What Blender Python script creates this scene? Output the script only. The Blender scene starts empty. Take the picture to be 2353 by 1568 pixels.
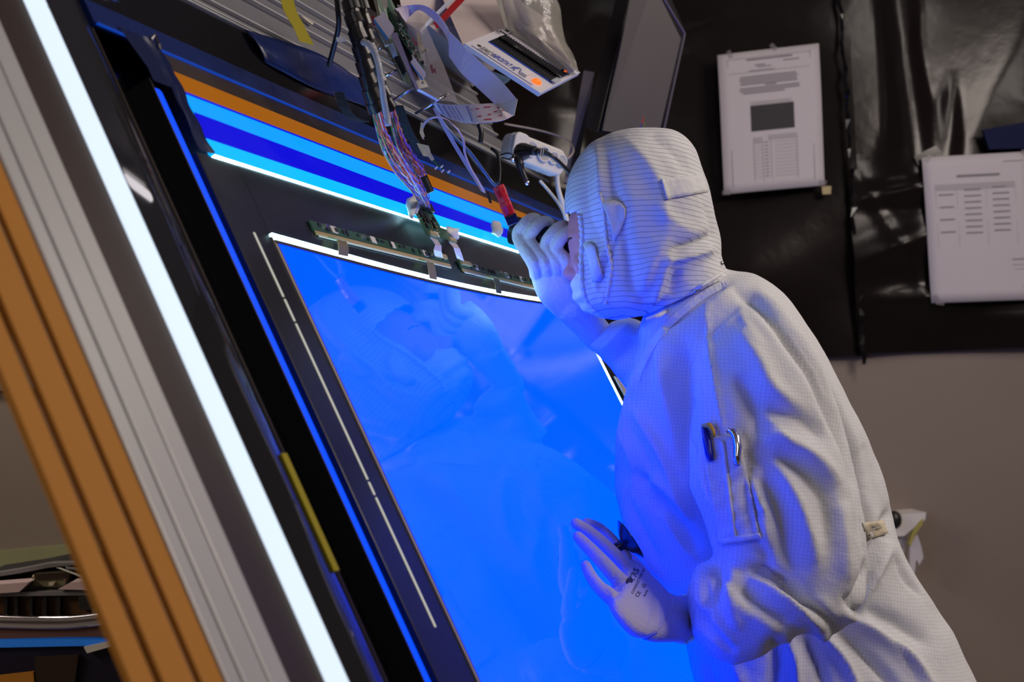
import bpy, bmesh, math, random
import numpy as np
from mathutils import Vector, Matrix
random.seed(7)
C = bpy.context.scene.collection
SC = bpy.context.scene

# ------------------------------------------------------------------ camera
FOC, CX, CY = 3268.0, 1176.5, 784.0
PITCH, ROLL, CAMZ = 0.050, 0.040, 1.30
fwd = Vector((0, math.cos(PITCH), math.sin(PITCH)))
upp = Vector((0, -math.sin(PITCH), math.cos(PITCH)))
wr = Vector((1, 0, 0))
cr = wr * math.cos(ROLL) - upp * math.sin(ROLL)
cu = wr * math.sin(ROLL) + upp * math.cos(ROLL)
CAM = Vector((0, 0, CAMZ))
cam_d = bpy.data.cameras.new('camera'); cam = bpy.data.objects.new('camera', cam_d); C.objects.link(cam)
m = Matrix((cr, cu, -fwd)).transposed().to_4x4(); m.translation = CAM
cam.matrix_world = m
cam_d.sensor_width = 36; cam_d.lens = 50.0
cam_d.clip_start = 0.05
cam_d.dof.use_dof = True; cam_d.dof.focus_distance = 2.10; cam_d.dof.aperture_fstop = 5.6
SC.camera = cam
# ------------------------------------------------------------------ world, lights, exposure
W = bpy.data.worlds.new('world'); SC.world = W; W.use_nodes = True
W.node_tree.nodes['Background'].inputs[0].default_value = (0.80, 0.78, 0.80, 1)
W.node_tree.nodes['Background'].inputs[1].default_value = 0.06
SC.view_settings.view_transform = 'Standard'; SC.view_settings.look = 'None'
SC.view_settings.gamma = 1; SC.view_settings.use_curve_mapping = False
SC.view_settings.exposure = 0.0
try:
    SC.cycles.use_denoising = True
    SC.cycles.max_bounces = 8
    SC.cycles.sample_clamp_indirect = 6
except Exception:
    pass

def area(name, loc, target, sx, sy, power, col):
    d = bpy.data.lights.new(name, 'AREA'); d.shape = 'RECTANGLE'; d.size = sx; d.size_y = sy
    d.energy = power; d.color = col
    o = bpy.data.objects.new(name, d); C.objects.link(o); o.location = loc
    o.rotation_euler = (Vector(target) - Vector(loc)).to_track_quat('-Z', 'Y').to_euler()
    return o
LIGHTS = [
    ((2.3, 1.3, 2.7), (0.6, 2.3, 1.3), 1.2, 0.3, 34, (1.0, 0.85, 0.76)),
    ((1.5, 2.5, 2.75), (0.6, 2.4, 1.2), 0.9, 0.3, 9, (1.0, 0.88, 0.80)),
    ((0.2, -0.6, 2.7), (0.2, 2.4, 1.0), 1.4, 0.3, 6, (0.96, 0.88, 0.92)),  # fill light added on the camera side
    ((-2.3, 1.0, 2.3), (-0.6, 1.1, 1.0), 1.2, 0.3, 22, (1.0, 0.80, 0.62)),  # warm fill added to brighten the orange-lit profile
    ((-1.7, 3.0, 2.7), (-1.4, 3.4, 0.9), 0.9, 0.3, 13, (1.0, 0.86, 0.72)),  # added to brighten the left back wall
]
for l in LIGHTS: area('ceiling_or_fill_light', *l)

# ------------------------------------------------------------------ geometry helpers
def P(x, y, t):
    return CAM + cr * ((x - CX) / FOC * t) - cu * ((y - CY) / FOC * t) + fwd * t
def c2w(v): return cr * v[0] - cu * v[1] + fwd * v[2]
d1 = Vector((1049, 121, 3268)).normalized()
d2 = Vector((-8200, -16800, 3268)); d2 = (d2 - d1 * d1.dot(d2)).normalized()
nn = d1.cross(d2)
KK = nn.dot(Vector((-.0065, -.058, 2.366)))
U, V, N = c2w(d1), c2w(-d2), c2w(nn)
def ray(x, y): return Vector(((x - CX) / FOC, (y - CY) / FOC, 1))
def tpl(x, y, w=0): r = ray(x, y); return (KK + w) / nn.dot(r)
def PL(x, y, w=0): return P(x, y, tpl(x, y, w))
O = PL(628, 545)
def UV(u, v, w=0): return O + U * u + V * v + N * w
def uvw(p):
    q = p - O; return q.dot(U), q.dot(V), q.dot(N)
def proj(A):
    """world points (n,3) -> photo coordinates and depth"""
    q = A - np.array(CAM)
    z = q @ np.array(fwd)
    return CX + FOC * (q @ np.array(cr)) / z, CY - FOC * (q @ np.array(cu)) / z, z

class MB:
    def __init__(s): s.v = []; s.f = []; s.mi = []; s.cur = 0
    def add(s, vs, fs):
        b = len(s.v); s.v += [tuple(p) for p in vs]
        for f in fs: s.f.append(tuple(b + i for i in f)); s.mi.append(s.cur)
        return s
    def box(s, c, ax, ay, az, hx, hy, hz):
        c = Vector(c); vs = []
        for i in (-1, 1):
            for j in (-1, 1):
                for k in (-1, 1): vs.append(c + ax * hx * i + ay * hy * j + az * hz * k)
        return s.add(vs, [(0,1,3,2),(4,6,7,5),(0,4,5,1),(2,3,7,6),(0,2,6,4),(1,5,7,3)])
    def wbox(s, x0, x1, y0, y1, z0, z1):
        return s.box(((x0+x1)/2,(y0+y1)/2,(z0+z1)/2), Vector((1,0,0)), Vector((0,1,0)), Vector((0,0,1)), (x1-x0)/2, (y1-y0)/2, (z1-z0)/2)
    def ubox(s, u0, u1, v0, v1, w0, w1):
        return s.box(UV((u0+u1)/2, (v0+v1)/2, (w0+w1)/2), U, V, N, abs(u1-u0)/2, abs(v1-v0)/2, abs(w1-w0)/2)
    def prism(s, pts, d):
        pts = [Vector(p) for p in pts]; n = len(pts); d = Vector(d)
        fs = [tuple(range(n)), tuple(range(2*n-1, n-1, -1))] + [(i, i+n, (i+1) % n+n, (i+1) % n) for i in range(n)]
        return s.add(pts + [p + d for p in pts], fs)
    def tube(s, pts, r, seg=8, cap=True, flat=1.0, fdir=None):
        pts = [Vector(p) for p in pts]; n = len(pts)
        rs = r if isinstance(r, (list, tuple)) else [r] * n
        vs = []; up0 = None
        for i, p in enumerate(pts):
            t = (pts[min(i+1, n-1)] - pts[max(i-1, 0)]).normalized()
            if fdir is not None: a = fdir - t * t.dot(fdir)
            elif up0 is None: a = t.orthogonal()
            else: a = up0 - t * t.dot(up0)
            if a.length < 1e-6: a = t.orthogonal()
            a.normalize(); up0 = a; b = t.cross(a)
            for k in range(seg):
                an = 2 * math.pi * k / seg
                vs.append(p + a * (math.cos(an) * rs[i] * flat) + b * (math.sin(an) * rs[i]))
        fs = [(i*seg+k, i*seg+(k+1) % seg, (i+1)*seg+(k+1) % seg, (i+1)*seg+k) for i in range(n-1) for k in range(seg)]
        if cap: fs += [tuple(range(seg-1, -1, -1)), tuple(range((n-1)*seg, n*seg))]
        return s.add(vs, fs)
    def strip(s, A, B, th):
        """ribbon between two edge lines, with thickness"""
        A = [Vector(p) for p in A]; B = [Vector(p) for p in B]; n = len(A); vs = []
        for i in range(n):
            t = A[min(i+1, n-1)] - A[max(i-1, 0)]
            no = t.cross(B[i] - A[i]).normalized() * th
            vs += [A[i], B[i], B[i] + no, A[i] + no]
        fs = [(0,1,2,3), tuple(4*(n-1)+k for k in (3,2,1,0))]
        for i in range(n-1):
            for k in range(4): fs.append((4*i+k, 4*i+4+k, 4*i+4+(k+1) % 4, 4*i+(k+1) % 4))
        return s.add(vs, fs)
    def ell(s, c, ax, ay, az, n=16, m=10):
        """ellipsoid with half-axis vectors"""
        c = Vector(c); vs = [c + az]
        for i in range(1, m):
            th = math.pi * i / m
            for k in range(n):
                ph = 2 * math.pi * k / n
                vs.append(c + ax * (math.sin(th)*math.cos(ph)) + ay * (math.sin(th)*math.sin(ph)) + az * math.cos(th))
        vs.append(c - az); L = len(vs) - 1
        fs = [(0, 1+k, 1+(k+1) % n) for k in range(n)]
        fs += [(1+(i-1)*n+k, 1+i*n+k, 1+i*n+(k+1) % n, 1+(i-1)*n+(k+1) % n) for i in range(1, m-1) for k in range(n)]
        fs += [(L, 1+(m-2)*n+(k+1) % n, 1+(m-2)*n+k) for k in range(n)]
        return s.add(vs, fs)
    def disc(s, c, nrm, r, h, seg=20, r2=None):
        nrm = Vector(nrm).normalized(); c = Vector(c)
        return s.tube([c, c + nrm * h], [r, r2 if r2 is not None else r], seg)
    def loft(s, rings, seg=32, ex=2.0):
        """rings: (centre, half vector a, half vector b)"""
        vs = []
        for c, a, b in rings:
            for k in range(seg):
                an = 2*math.pi*k/seg; ca, sa = math.cos(an), math.sin(an)
                x = math.copysign(abs(ca)**(2/ex), ca); y = math.copysign(abs(sa)**(2/ex), sa)
                vs.append(c + a * x + b * y)
        n = len(rings)
        fs = [(i*seg+k, i*seg+(k+1) % seg, (i+1)*seg+(k+1) % seg, (i+1)*seg+k) for i in range(n-1) for k in range(seg)]
        fs += [tuple(range(seg-1, -1, -1)), tuple(range((n-1)*seg, n*seg))]
        return s.add(vs, fs)

def obj(name, mb, mats, parent=None, smooth=False, bevel=0.0, fixn=True):
    me = bpy.data.meshes.new(name)
    if isinstance(mb, MB):
        me.from_pydata(mb.v, [], mb.f)
        for p, i in zip(me.polygons, mb.mi): p.material_index = i
    else:
        me.from_pydata(mb[0], [], mb[1])
    if not isinstance(mats, (list, tuple)): mats = [mats]
    for mt in mats: me.materials.append(mt)
    if fixn:
        bm = bmesh.new(); bm.from_mesh(me); bmesh.ops.recalc_face_normals(bm, faces=bm.faces); bm.to_mesh(me); bm.free()
    if smooth:
        for p in me.polygons: p.use_smooth = True
        if smooth == 'auto': me.set_sharp_from_angle(angle=math.radians(40))
    o = bpy.data.objects.new(name, me); C.objects.link(o)
    if bevel:
        b = o.modifiers.new('b', 'BEVEL'); b.width = bevel; b.segments = 2; b.limit_method = 'ANGLE'
    if parent is not None:
        o.parent = parent; o.matrix_parent_inverse = parent.matrix_basis.inverted()
    return o
def thing(name, label, cat, loc, group=None):
    o = bpy.data.objects.new(name, None); C.objects.link(o); o.location = loc; o.empty_display_size = .05
    o['label'] = label; o['category'] = cat
    if group: o['group'] = group
    return o
def tag(o, label, cat, group=None):
    o['label'] = label; o['category'] = cat
    if group: o['group'] = group
    return o
def struct(name, mb, mat, **k):
    o = obj(name, mb, mat, **k); o['kind'] = 'structure'; return o
def spline(pts, n=6):
    pts = [Vector(p) for p in pts]; out = []
    for i in range(len(pts)-1):
        p0, p1, p2, p3 = pts[max(i-1, 0)], pts[i], pts[i+1], pts[min(i+2, len(pts)-1)]
        for k in range(n):
            t = k / n
            out.append(0.5*((2*p1)+(p2-p0)*t+(2*p0-5*p1+4*p2-p3)*t*t+(3*p1-p0-3*p2+p3)*t**3))
    out.append(pts[-1]); return out
def PS(lst, n=6): return spline([P(*a) for a in lst], n)

# ------------------------------------------------------------------ materials
def mat(name, col, rough=0.5, metal=0.0, spec=0.5, noise=0.0, nscale=20, bump=0.0, bscale=60, emit=None, estr=1.0, alpha=None, trans=0.0, coat=0.0):
    m = bpy.data.materials.new(name); m.use_nodes = True; nt = m.node_tree; b = nt.nodes['Principled BSDF']
    b.inputs['Base Color'].default_value = (*col, 1); b.inputs['Roughness'].default_value = rough
    b.inputs['Metallic'].default_value = metal; b.inputs['Specular IOR Level'].default_value = spec
    b.inputs['Transmission Weight'].default_value = trans; b.inputs['Coat Weight'].default_value = coat
    if emit: b.inputs['Emission Color'].default_value = (*emit, 1); b.inputs['Emission Strength'].default_value = estr
    if alpha is not None: b.inputs['Alpha'].default_value = alpha
    tc = None
    if noise or bump:
        tc = nt.nodes.new('ShaderNodeTexCoord')
    if noise:
        n = nt.nodes.new('ShaderNodeTexNoise'); n.inputs['Scale'].default_value = nscale; n.inputs['Detail'].default_value = 5
        nt.links.new(tc.outputs['Object'], n.inputs['Vector'])
        mx = nt.nodes.new('ShaderNodeMixRGB'); mx.blend_type = 'MIX'
        mx.inputs[1].default_value = (*[c*(1-noise) for c in col], 1); mx.inputs[2].default_value = (*[min(1, c*(1+noise)) for c in col], 1)
        nt.links.new(n.outputs['Fac'], mx.inputs[0]); nt.links.new(mx.outputs[0], b.inputs['Base Color'])
    if bump:
        n2 = nt.nodes.new('ShaderNodeTexNoise'); n2.inputs['Scale'].default_value = bscale; n2.inputs['Detail'].default_value = 4
        nt.links.new(tc.outputs['Object'], n2.inputs['Vector'])
        bp = nt.nodes.new('ShaderNodeBump'); bp.inputs['Strength'].default_value = bump; bp.inputs['Distance'].default_value = 0.01
        nt.links.new(n2.outputs['Fac'], bp.inputs['Height']); nt.links.new(bp.outputs[0], b.inputs['Normal'])
    return m
def fabric(name, col, axes, line=(0.12, 0.12, 0.2), amt=0.55):
    """woven cleanroom cloth with fine dark conductive threads; axes: (direction, spacing, width share)"""
    m = mat(name, col, rough=0.75, spec=0.25); nt = m.node_tree; b = nt.nodes['Principled BSDF']
    tc = nt.nodes.new('ShaderNodeTexCoord')
    nz = nt.nodes.new('ShaderNodeTexNoise'); nz.inputs['Scale'].default_value = 9; nz.inputs['Detail'].default_value = 3
    nt.links.new(tc.outputs['Object'], nz.inputs['Vector'])
    ad = nt.nodes.new('ShaderNodeVectorMath'); ad.operation = 'MULTIPLY_ADD'
    ad.inputs[1].default_value = (.02,)*3
    nt.links.new(nz.outputs['Color'], ad.inputs[0]); nt.links.new(tc.outputs['Object'], ad.inputs[2])
    last = None
    for d, sp, wd in axes:
        dt = nt.nodes.new('ShaderNodeVectorMath'); dt.operation = 'DOT_PRODUCT'; dt.inputs[1].default_value = tuple(Vector(d).normalized() / sp)
        nt.links.new(ad.outputs[0], dt.inputs[0])
        fr = nt.nodes.new('ShaderNodeMath'); fr.operation = 'FRACT'; nt.links.new(dt.outputs['Value'], fr.inputs[0])
        lt = nt.nodes.new('ShaderNodeMath'); lt.operation = 'LESS_THAN'; lt.inputs[1].default_value = wd; nt.links.new(fr.outputs[0], lt.inputs[0])
        if last is None: last = lt
        else:
            mx = nt.nodes.new('ShaderNodeMath'); mx.operation = 'MAXIMUM'
            nt.links.new(last.outputs[0], mx.inputs[0]); nt.links.new(lt.outputs[0], mx.inputs[1]); last = mx
    ml = nt.nodes.new('ShaderNodeMath'); ml.operation = 'MULTIPLY'; ml.inputs[1].default_value = amt
    nt.links.new(last.outputs[0], ml.inputs[0])
    mx = nt.nodes.new('ShaderNodeMixRGB'); mx.inputs[1].default_value = (*col, 1); mx.inputs[2].default_value = (*line, 1)
    nt.links.new(ml.outputs[0], mx.inputs[0]); nt.links.new(mx.outputs[0], b.inputs['Base Color'])
    n2 = nt.nodes.new('ShaderNodeTexNoise'); n2.inputs['Scale'].default_value = 30; n2.inputs['Detail'].default_value = 4
    nt.links.new(tc.outputs['Object'], n2.inputs['Vector'])
    bp = nt.nodes.new('ShaderNodeBump'); bp.inputs['Strength'].default_value = 0.35; bp.inputs['Distance'].default_value = 0.01
    nt.links.new(n2.outputs['Fac'], bp.inputs['Height']); nt.links.new(bp.outputs[0], b.inputs['Normal'])
    return m
def emis(name, col, s): return mat(name, (0.0, 0.0, 0.0), rough=0.35, spec=0.15, emit=col, estr=s)

M = {}
M['wall'] = mat('taupe_paint', (0.235, 0.19, 0.16), 0.6, noise=0.06, nscale=3)
M['ceil'] = mat('ceiling_grey', (0.35, 0.33, 0.31), 0.8)
M['floor'] = mat('floor_grey', (0.20, 0.19, 0.18), 0.5, noise=0.1)
M['sheet'] = mat('black_plastic_sheet', (0.010, 0.0075, 0.007), 0.19, spec=0.17, bump=0.12, bscale=10)
M['paper'] = mat('paper', (0.57, 0.54, 0.58), 0.7)
M['print'] = mat('grey_print', (0.22, 0.21, 0.23), 0.8)
M['printl'] = mat('light_print', (0.42, 0.40, 0.43), 0.8)
M['printd'] = mat('dark_print', (0.03, 0.03, 0.035), 0.7)
M['char'] = mat('charcoal_frame', (0.022, 0.022, 0.026), 0.03, spec=0.4)
M['bezel'] = mat('charcoal_bezel', (0.011, 0.011, 0.019), 0.26, spec=0.33)
M['black'] = mat('black_gloss', (0.004, 0.004, 0.005), 0.12, spec=0.4)
M['blackm'] = mat('black_matt', (0.012, 0.011, 0.012), 0.5)
M['brown'] = mat('dark_brown', (0.040, 0.025, 0.018), 0.45, spec=0.25)
M['alu'] = mat('anodised_aluminium', (0.52, 0.53, 0.52), 0.38, metal=0.1, noise=0.05, nscale=6)
M['alud'] = mat('aluminium_rail', (0.24, 0.24, 0.26), 0.36, metal=0.25, noise=0.1, nscale=12)
M['groove'] = mat('profile_groove', (0.05, 0.04, 0.045), 0.6)
M['orange'] = mat('orange_lit_profile', (0.52, 0.225, 0.035), 0.6, spec=.15, noise=0.06, nscale=4)  # orange lamp light put into the aluminium's base colour
M['orangeg'] = mat('orange_lit_groove', (0.075, 0.03, 0.008), 0.6)
M['steel'] = mat('steel_rod', (0.6, 0.6, 0.6), 0.2, metal=1)
M['chrome'] = mat('chrome', (0.75, 0.72, 0.78), 0.15, metal=1)
M['navy'] = mat('navy_film', (0.006, 0.022, 0.14), 0.22, spec=0.5, bump=0.1, bscale=25)
M['navyd'] = mat('dark_navy_film', (0.004, 0.012, 0.07), 0.25, spec=.4, bump=0.06, bscale=30)
M['led'] = emis('led_white', (0.74, 0.86, 1.0), 1.1)
M['ledb'] = M['led']
M['leak'] = emis('backlight_edge', (0.50, 0.92, 1.0), 19)
M['slit'] = emis('thin_light_line', (0.62, 0.60, 0.52), 0.9)
M['blue'] = emis('screen_blue', (0.0, 0.118, 3.4), 1.0)
M['blue'].node_tree.nodes['Principled BSDF'].inputs['Roughness'].default_value = .04
M['blue'].node_tree.nodes['Principled BSDF'].inputs['Specular IOR Level'].default_value = .55
M['blue2'] = emis('blue_light_leak', (0.0, 0.085, 1.3), 1.0)
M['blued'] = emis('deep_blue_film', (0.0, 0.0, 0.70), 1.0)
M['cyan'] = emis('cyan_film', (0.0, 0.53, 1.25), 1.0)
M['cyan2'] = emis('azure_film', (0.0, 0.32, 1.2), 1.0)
M['amber'] = emis('amber_reflection_glow', (0.34, 0.10, 0.0), 1.0)
M['blueline'] = emis('blue_edge_line', (0.005, 0.045, 0.36), 1.0)
M['ylw'] = mat('yellow_tape', (0.34, 0.29, 0.004), 0.65, spec=.2, noise=0.08)
M['mask'] = mat('masking_tape', (0.62, 0.56, 0.42), 0.7, bump=0.3)
M['wtape'] = mat('white_tape', (0.75, 0.74, 0.70), 0.55, bump=0.3, bscale=90)
M['pcb'] = mat('green_board', (0.02, 0.085, 0.045), 0.35, noise=0.35, nscale=60)
M['gold'] = mat('gold_edge', (0.42, 0.33, 0.16), 0.45)
M['chip'] = mat('black_chip', (0.012, 0.012, 0.014), 0.35)
M['white'] = mat('white_plastic', (0.72, 0.70, 0.68), 0.4)
M['ion'] = mat('instrument_white', (0.66, 0.64, 0.70), 0.4)
M['lilac'] = mat('box_plastic', (0.50, 0.42, 0.41), 0.5)
M['red'] = mat('red_tape', (0.42, 0.01, 0.012), 0.4)
M['redp'] = mat('red_heat_shrink', (0.55, 0.012, 0.03), 0.3, bump=0.5, bscale=40)
M['blueink'] = mat('blue_ink', (0.01, 0.06, 0.45), 0.5)
M['redink'] = mat('red_ink', (0.5, 0.03, 0.08), 0.5)
M['ffc'] = mat('flat_cable', (0.66, 0.60, 0.70), 0.28, spec=0.6)
M['ffcb'] = mat('cable_tab_blue', (0.01, 0.16, 0.5), 0.4)
M['flex'] = mat('amber_flex', (0.20, 0.17, 0.07), 0.25)
M['cable'] = mat('black_cable', (0.012, 0.012, 0.013), 0.35)
M['wrap'] = mat('black_spiral_wrap', (0.014, 0.012, 0.011), 0.28)
M['tubec'] = mat('clear_tube', (0.52, 0.56, 0.60), 0.3, alpha=0.62)
M['acr'] = mat('acrylic', (0.40, 0.38, 0.42), 0.12, alpha=0.25)
M['bag'] = mat('clear_bag', (0.38, 0.37, 0.33), 0.22, alpha=0.50, bump=0.5, bscale=25)
M['monb'] = mat('monitor_black', (0.012, 0.011, 0.016), 0.35)
M['mons'] = mat('monitor_screen', (0.085, 0.075, 0.075), 0.5)
M['led_or'] = emis('orange_lamp', (1.0, 0.16, 0.02), 1.4)
M['skin'] = mat('skin', (0.66, 0.26, 0.26), 0.5)
M['face_mask'] = mat('white_face_mask', (0.80, 0.79, 0.82), 0.7)
M['glove'] = mat('knit_glove', (0.46, 0.44, 0.56), 0.85, bump=0.25, bscale=220)
M['glove2'] = mat('pale_glove', (0.74, 0.72, 0.72), 0.8, bump=0.2, bscale=160)
M['green'] = mat('pale_green_board', (0.30, 0.31, 0.17), 0.6, noise=0.1)
M['pink'] = mat('pale_pink_card', (0.62, 0.48, 0.50), 0.5)
M['amberbox'] = mat('brown_tray', (0.09, 0.04, 0.012), 0.3)
M['darkblue'] = mat('dark_blue_cabinet', (0.010, 0.009, 0.028), 0.35)
M['hem'] = mat('yellow_green_hem', (0.62, 0.78, 0.42), 0.7)
M['penb'] = mat('blue_pen', (0.0, 0.006, 0.30), 0.3)
M['peny'] = mat('yellow_cap', (0.60, 0.34, 0.01), 0.4)
M['eye'] = mat('eye', (0.02, 0.015, 0.015), 0.2)
M['suit'] = fabric('cleanroom_cloth', (0.67, 0.69, 0.71), [((1, 0, -.12), 0.0052, .14), ((.15, 0, 1), 0.0052, .14)], line=(0.18, 0.17, 0.26), amt=0.27)
M['hood'] = fabric('hood_cloth', (0.66, 0.68, 0.70), [((.05, 0.1, 1), 0.0078, .13)], line=(0.10, 0.10, 0.17), amt=0.6)
M['seam'] = mat('cloth_plain', (0.67, 0.69, 0.71), 0.8, bump=0.4, bscale=60)

# ------------------------------------------------------------------ room shell
YW = 4.0
struct('floor', MB().wbox(-3, 3, -2, YW + .1, -.1, 0), M['floor'])
struct('ceiling', MB().wbox(-3, 3, -2, YW + .1, 2.95, 3.05), M['ceil'])
struct('wall_back', MB().wbox(-3, 3, YW, YW + .1, 0, 3), M['wall'])
struct('wall_left', MB().wbox(-3.1, -3, -2, YW, 0, 3), M['wall'])
struct('wall_right', MB().wbox(3, 3.1, -2, YW, 0, 3), M['wall'])
struct('wall_front', MB().wbox(-3, 3, -2.1, -2, 0, 3), M['wall'])
def wallpt(x, y, off=0):     # photo point -> point on the back wall plane
    r = P(x, y, 1) - CAM; return CAM + r * ((YW - off - CAM.y) / r.y)
for (p, tg, sx, sy, e, c), wh in zip(LIGHTS, ('over the right wall side', 'above the back of the worker', 'nearest the front wall, added as fill light', 'over the orange-lit profile at the left, added as warm fill', 'over the cluttered side cabinet, added to brighten the wall')):
    t = thing('ceiling_or_fill_lamp', 'white strip lamp hung under the ceiling ' + wh, 'lamp', (p[0], p[1], 2.93), 'strip lamps and added fill lamps under the ceiling')  # the added fill lights get a housing as well
    obj('lamp_housing', MB().wbox(p[0]-sx/2, p[0]+sx/2, p[1]-.08, p[1]+.08, p[2]+.06, p[2]+.12), M['white'], t)
    for q in (-.4, .4): obj('rod', MB().wbox(p[0]+q-.005, p[0]+q+.005, p[1]-.005, p[1]+.005, p[2]+.12, 2.95), M['steel'], t)

def mirror(x, y, zc):
    p = PL(x, y); r = (p-CAM).normalized(); r = r - N*(2*r.dot(N)); return p + r*((zc-p.z)/r.z)
ta, tb = mirror(292, 411, 2.84), mirror(368, 443, 2.84)
t = thing('ceiling_or_fill_lamp', 'thin bare tube lamp under the ceiling, mirrored as a short line in the frame', 'lamp', ((ta.x+tb.x)/2, (ta.y+tb.y)/2, 2.93))
obj('lamp_tube', MB().tube([ta, tb], .016, 10), emis('tube_light', (1, .93, .97), 6), t, smooth=True)
obj('lamp_housing', MB().tube([ta + Vector((0, 0, .05)), tb + Vector((0, 0, .05))], .03, 4), M['white'], t)
for q in (.2, .8): obj('rod', MB().tube([ta.lerp(tb, q) + Vector((0, 0, .05)), Vector((ta.lerp(tb, q).x, ta.lerp(tb, q).y, 2.95))], .005, 6), M['steel'], t)

# black plastic sheeting, hung on the upper wall
def sheet(x0, x1, z0, z1, off, seed, folds, label):
    rg = np.random.RandomState(seed)
    nx, nz = int((x1-x0)/.014), int((z1-z0)/.014)
    X, Z = np.meshgrid(np.linspace(x0, x1, nx), np.linspace(z0, z1, nz))
    D = np.zeros_like(X)
    for k in range(26):
        a = rg.uniform(0, math.pi); f = rg.uniform(3, 16); ph = rg.uniform(0, 6.28)
        D += (.020 / f) * np.sin(f*(X*math.cos(a)+Z*math.sin(a)) + ph + 1.5*np.sin(2.1*Z+ph))
    for k in range(18):      # sharp crinkle ridges
        a = rg.uniform(0, math.pi); cx_ = rg.uniform(x0, x1); cz = rg.uniform(z0, z1); L = rg.uniform(.08, .4); w = rg.uniform(.01, .035)
        s_ = (X-cx_)*math.cos(a)+(Z-cz)*math.sin(a); q = -(X-cx_)*math.sin(a)+(Z-cz)*math.cos(a)
        D += rg.uniform(.003, .008) * np.exp(-np.abs(q)/w) * np.exp(-(s_/L)**2)
    for (fx, fz, ang, ln, w, amp) in folds:
        s_ = (X-fx)*math.cos(ang)+(Z-fz)*math.sin(ang); q = -(X-fx)*math.sin(ang)+(Z-fz)*math.cos(ang)
        D += amp * np.exp(-(q/w)**2) * np.exp(-(s_/ln)**2)
    D = np.clip(D + .012, .002, .06)
    vs = [(float(x), YW - off - float(d), float(z)) for x, d, z in zip(X.ravel(), D.ravel(), Z.ravel())]
    fs = [(j*nx+i, j*nx+i+1, (j+1)*nx+i+1, (j+1)*nx+i) for j in range(nz-1) for i in range(nx-1)]
    o = obj('plastic_sheet', (vs, fs), M['sheet'], smooth=True, fixn=False)
    return tag(o, label, 'plastic sheet', None)
zb = wallpt(1900, 822).z; xs = wallpt(1950, 400).x
f1 = wallpt(2080, 200); f2 = wallpt(2150, 560); f3 = wallpt(2080, 440); f0 = wallpt(1250, 280)
sheet(-2.9, xs + .02, zb, 2.93, .004, 3, [(f0.x, f0.z, 1.5, .4, .10, .03), (f0.x-.15, f0.z-.1, .9, .2, .04, .012)], 'black plastic sheeting on the wall behind the monitor and first notice')
sheet(xs - .01, 2.9, zb + .005, 2.93, .010, 11, [(f1.x, f1.z, 1.62, .40, .075, .045), (f1.x+.13, f1.z, 1.45, .3, .035, .02), (f2.x-.1, f2.z, .3, .2, .04, .02), (f3.x, f3.z, .1, .16, .03, .02), (f2.x-.05, f2.z-.16, 0, .12, .03, .02)], 'creased black plastic sheeting hung right of the taped seam')
# clear tape down the seam
mb = MB(); rr = random.Random(4); pts = []
for i in range(40):
    y = -40 + i * 22.5
    pts.append(wallpt(1926 + (y-20)*.066 + rr.uniform(-3, 3), y, .045 + rr.uniform(-.004, .006)))
mb.strip(pts, [p + Vector((.012 + rr.uniform(-.004, .004), rr.uniform(-.004, .004), 0)) for p in pts], .001)
tag(obj('seam_tape', mb, M['black'], smooth=False), 'shiny black tape running down the seam between the plastic sheets', 'tape')

# notices taped on the sheeting
def notice(corn, label, rows, bars, darkbox=None, lines=()):
    tl, tr, brr, bl = [wallpt(x, y, .062) for x, y in corn]
    ex = (tr - tl); ey = (bl - tl); no = Vector((0, -1, 0))
    t = thing('paper_notice', label, 'notice', tuple((bl+brr)/2))
    # slightly curled sheet
    nx, ny = 10, 14; vs = []
    def S(a, b, h=0):
        k = .004*math.sin(3.1*a+1)+.003*math.sin(5*b)
        return tl.lerp(tr, a).lerp(bl.lerp(brr, a), b) + no * (k + h)
    vs = [S(i/nx, j/ny) for j in range(ny+1) for i in range(nx+1)]
    fs = [(j*(nx+1)+i, j*(nx+1)+i+1, (j+1)*(nx+1)+i+1, (j+1)*(nx+1)+i) for j in range(ny) for i in range(nx)]
    o = obj('paper', (vs, fs), M['paper'], t, smooth=True)
    sm = o.modifiers.new('s', 'SOLIDIFY'); sm.thickness = .0006
    def rect(mb, a0, b0, a1, b1):
        n = max(1, int((a1-a0)*10)); 
        for i in range(n):
            q0 = a0+(a1-a0)*i/n; q1 = a0+(a1-a0)*(i+1)/n
            mb.add([S(q0, b0, .0016), S(q1, b0, .0016), S(q1, b1, .0016), S(q0, b1, .0016)], [(0, 1, 2, 3)])
    mb = MB()
    for r in rows: rect(mb, *r)
    obj('printed_text', mb, M['print'], t)['kind'] = 'stuff'
    mb = MB()
    for r in bars: rect(mb, *r)
    obj('table_shading', mb, M['printl'], t)['kind'] = 'stuff'
    if darkbox:
        mb = MB(); 
        for r in darkbox: rect(mb, *r)
        obj('printed_picture', mb, M['printd'], t)
    for (a, b, an) in lines:
        c = S(a, b, .003)
        dx = (ex.normalized()*math.cos(an) + ey.normalized()*math.sin(an)); dy = (ey.normalized()*math.cos(an) - ex.normalized()*math.sin(an))
        obj('adhesive_tape', MB().box(c, dx, dy, no, .011, .006, .0004), M['acr'], t)
rr = random.Random(2)
rows = [(.28, .055, .73, .068), (.36, .10, .46, .108), (.38, .115, .52, .122), (.64, .085, .80, .093), (.30, .14, .55, .146)]
for b in (.180, .197, .214, .231): rows.append((.20+.01*rr.random(), b, .78-.02*rr.random(), b+.010))
rows.append((.45, .245, .56, .254))
for b in (.262, .279, .296): rows.append((.20 + (.03 if b > .29 else 0), b, .79 - (.15 if b > .29 else 0), b+.010))
for k in range(11): rows.append((.42, .655+k*.024, .455, .662+k*.024))
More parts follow.
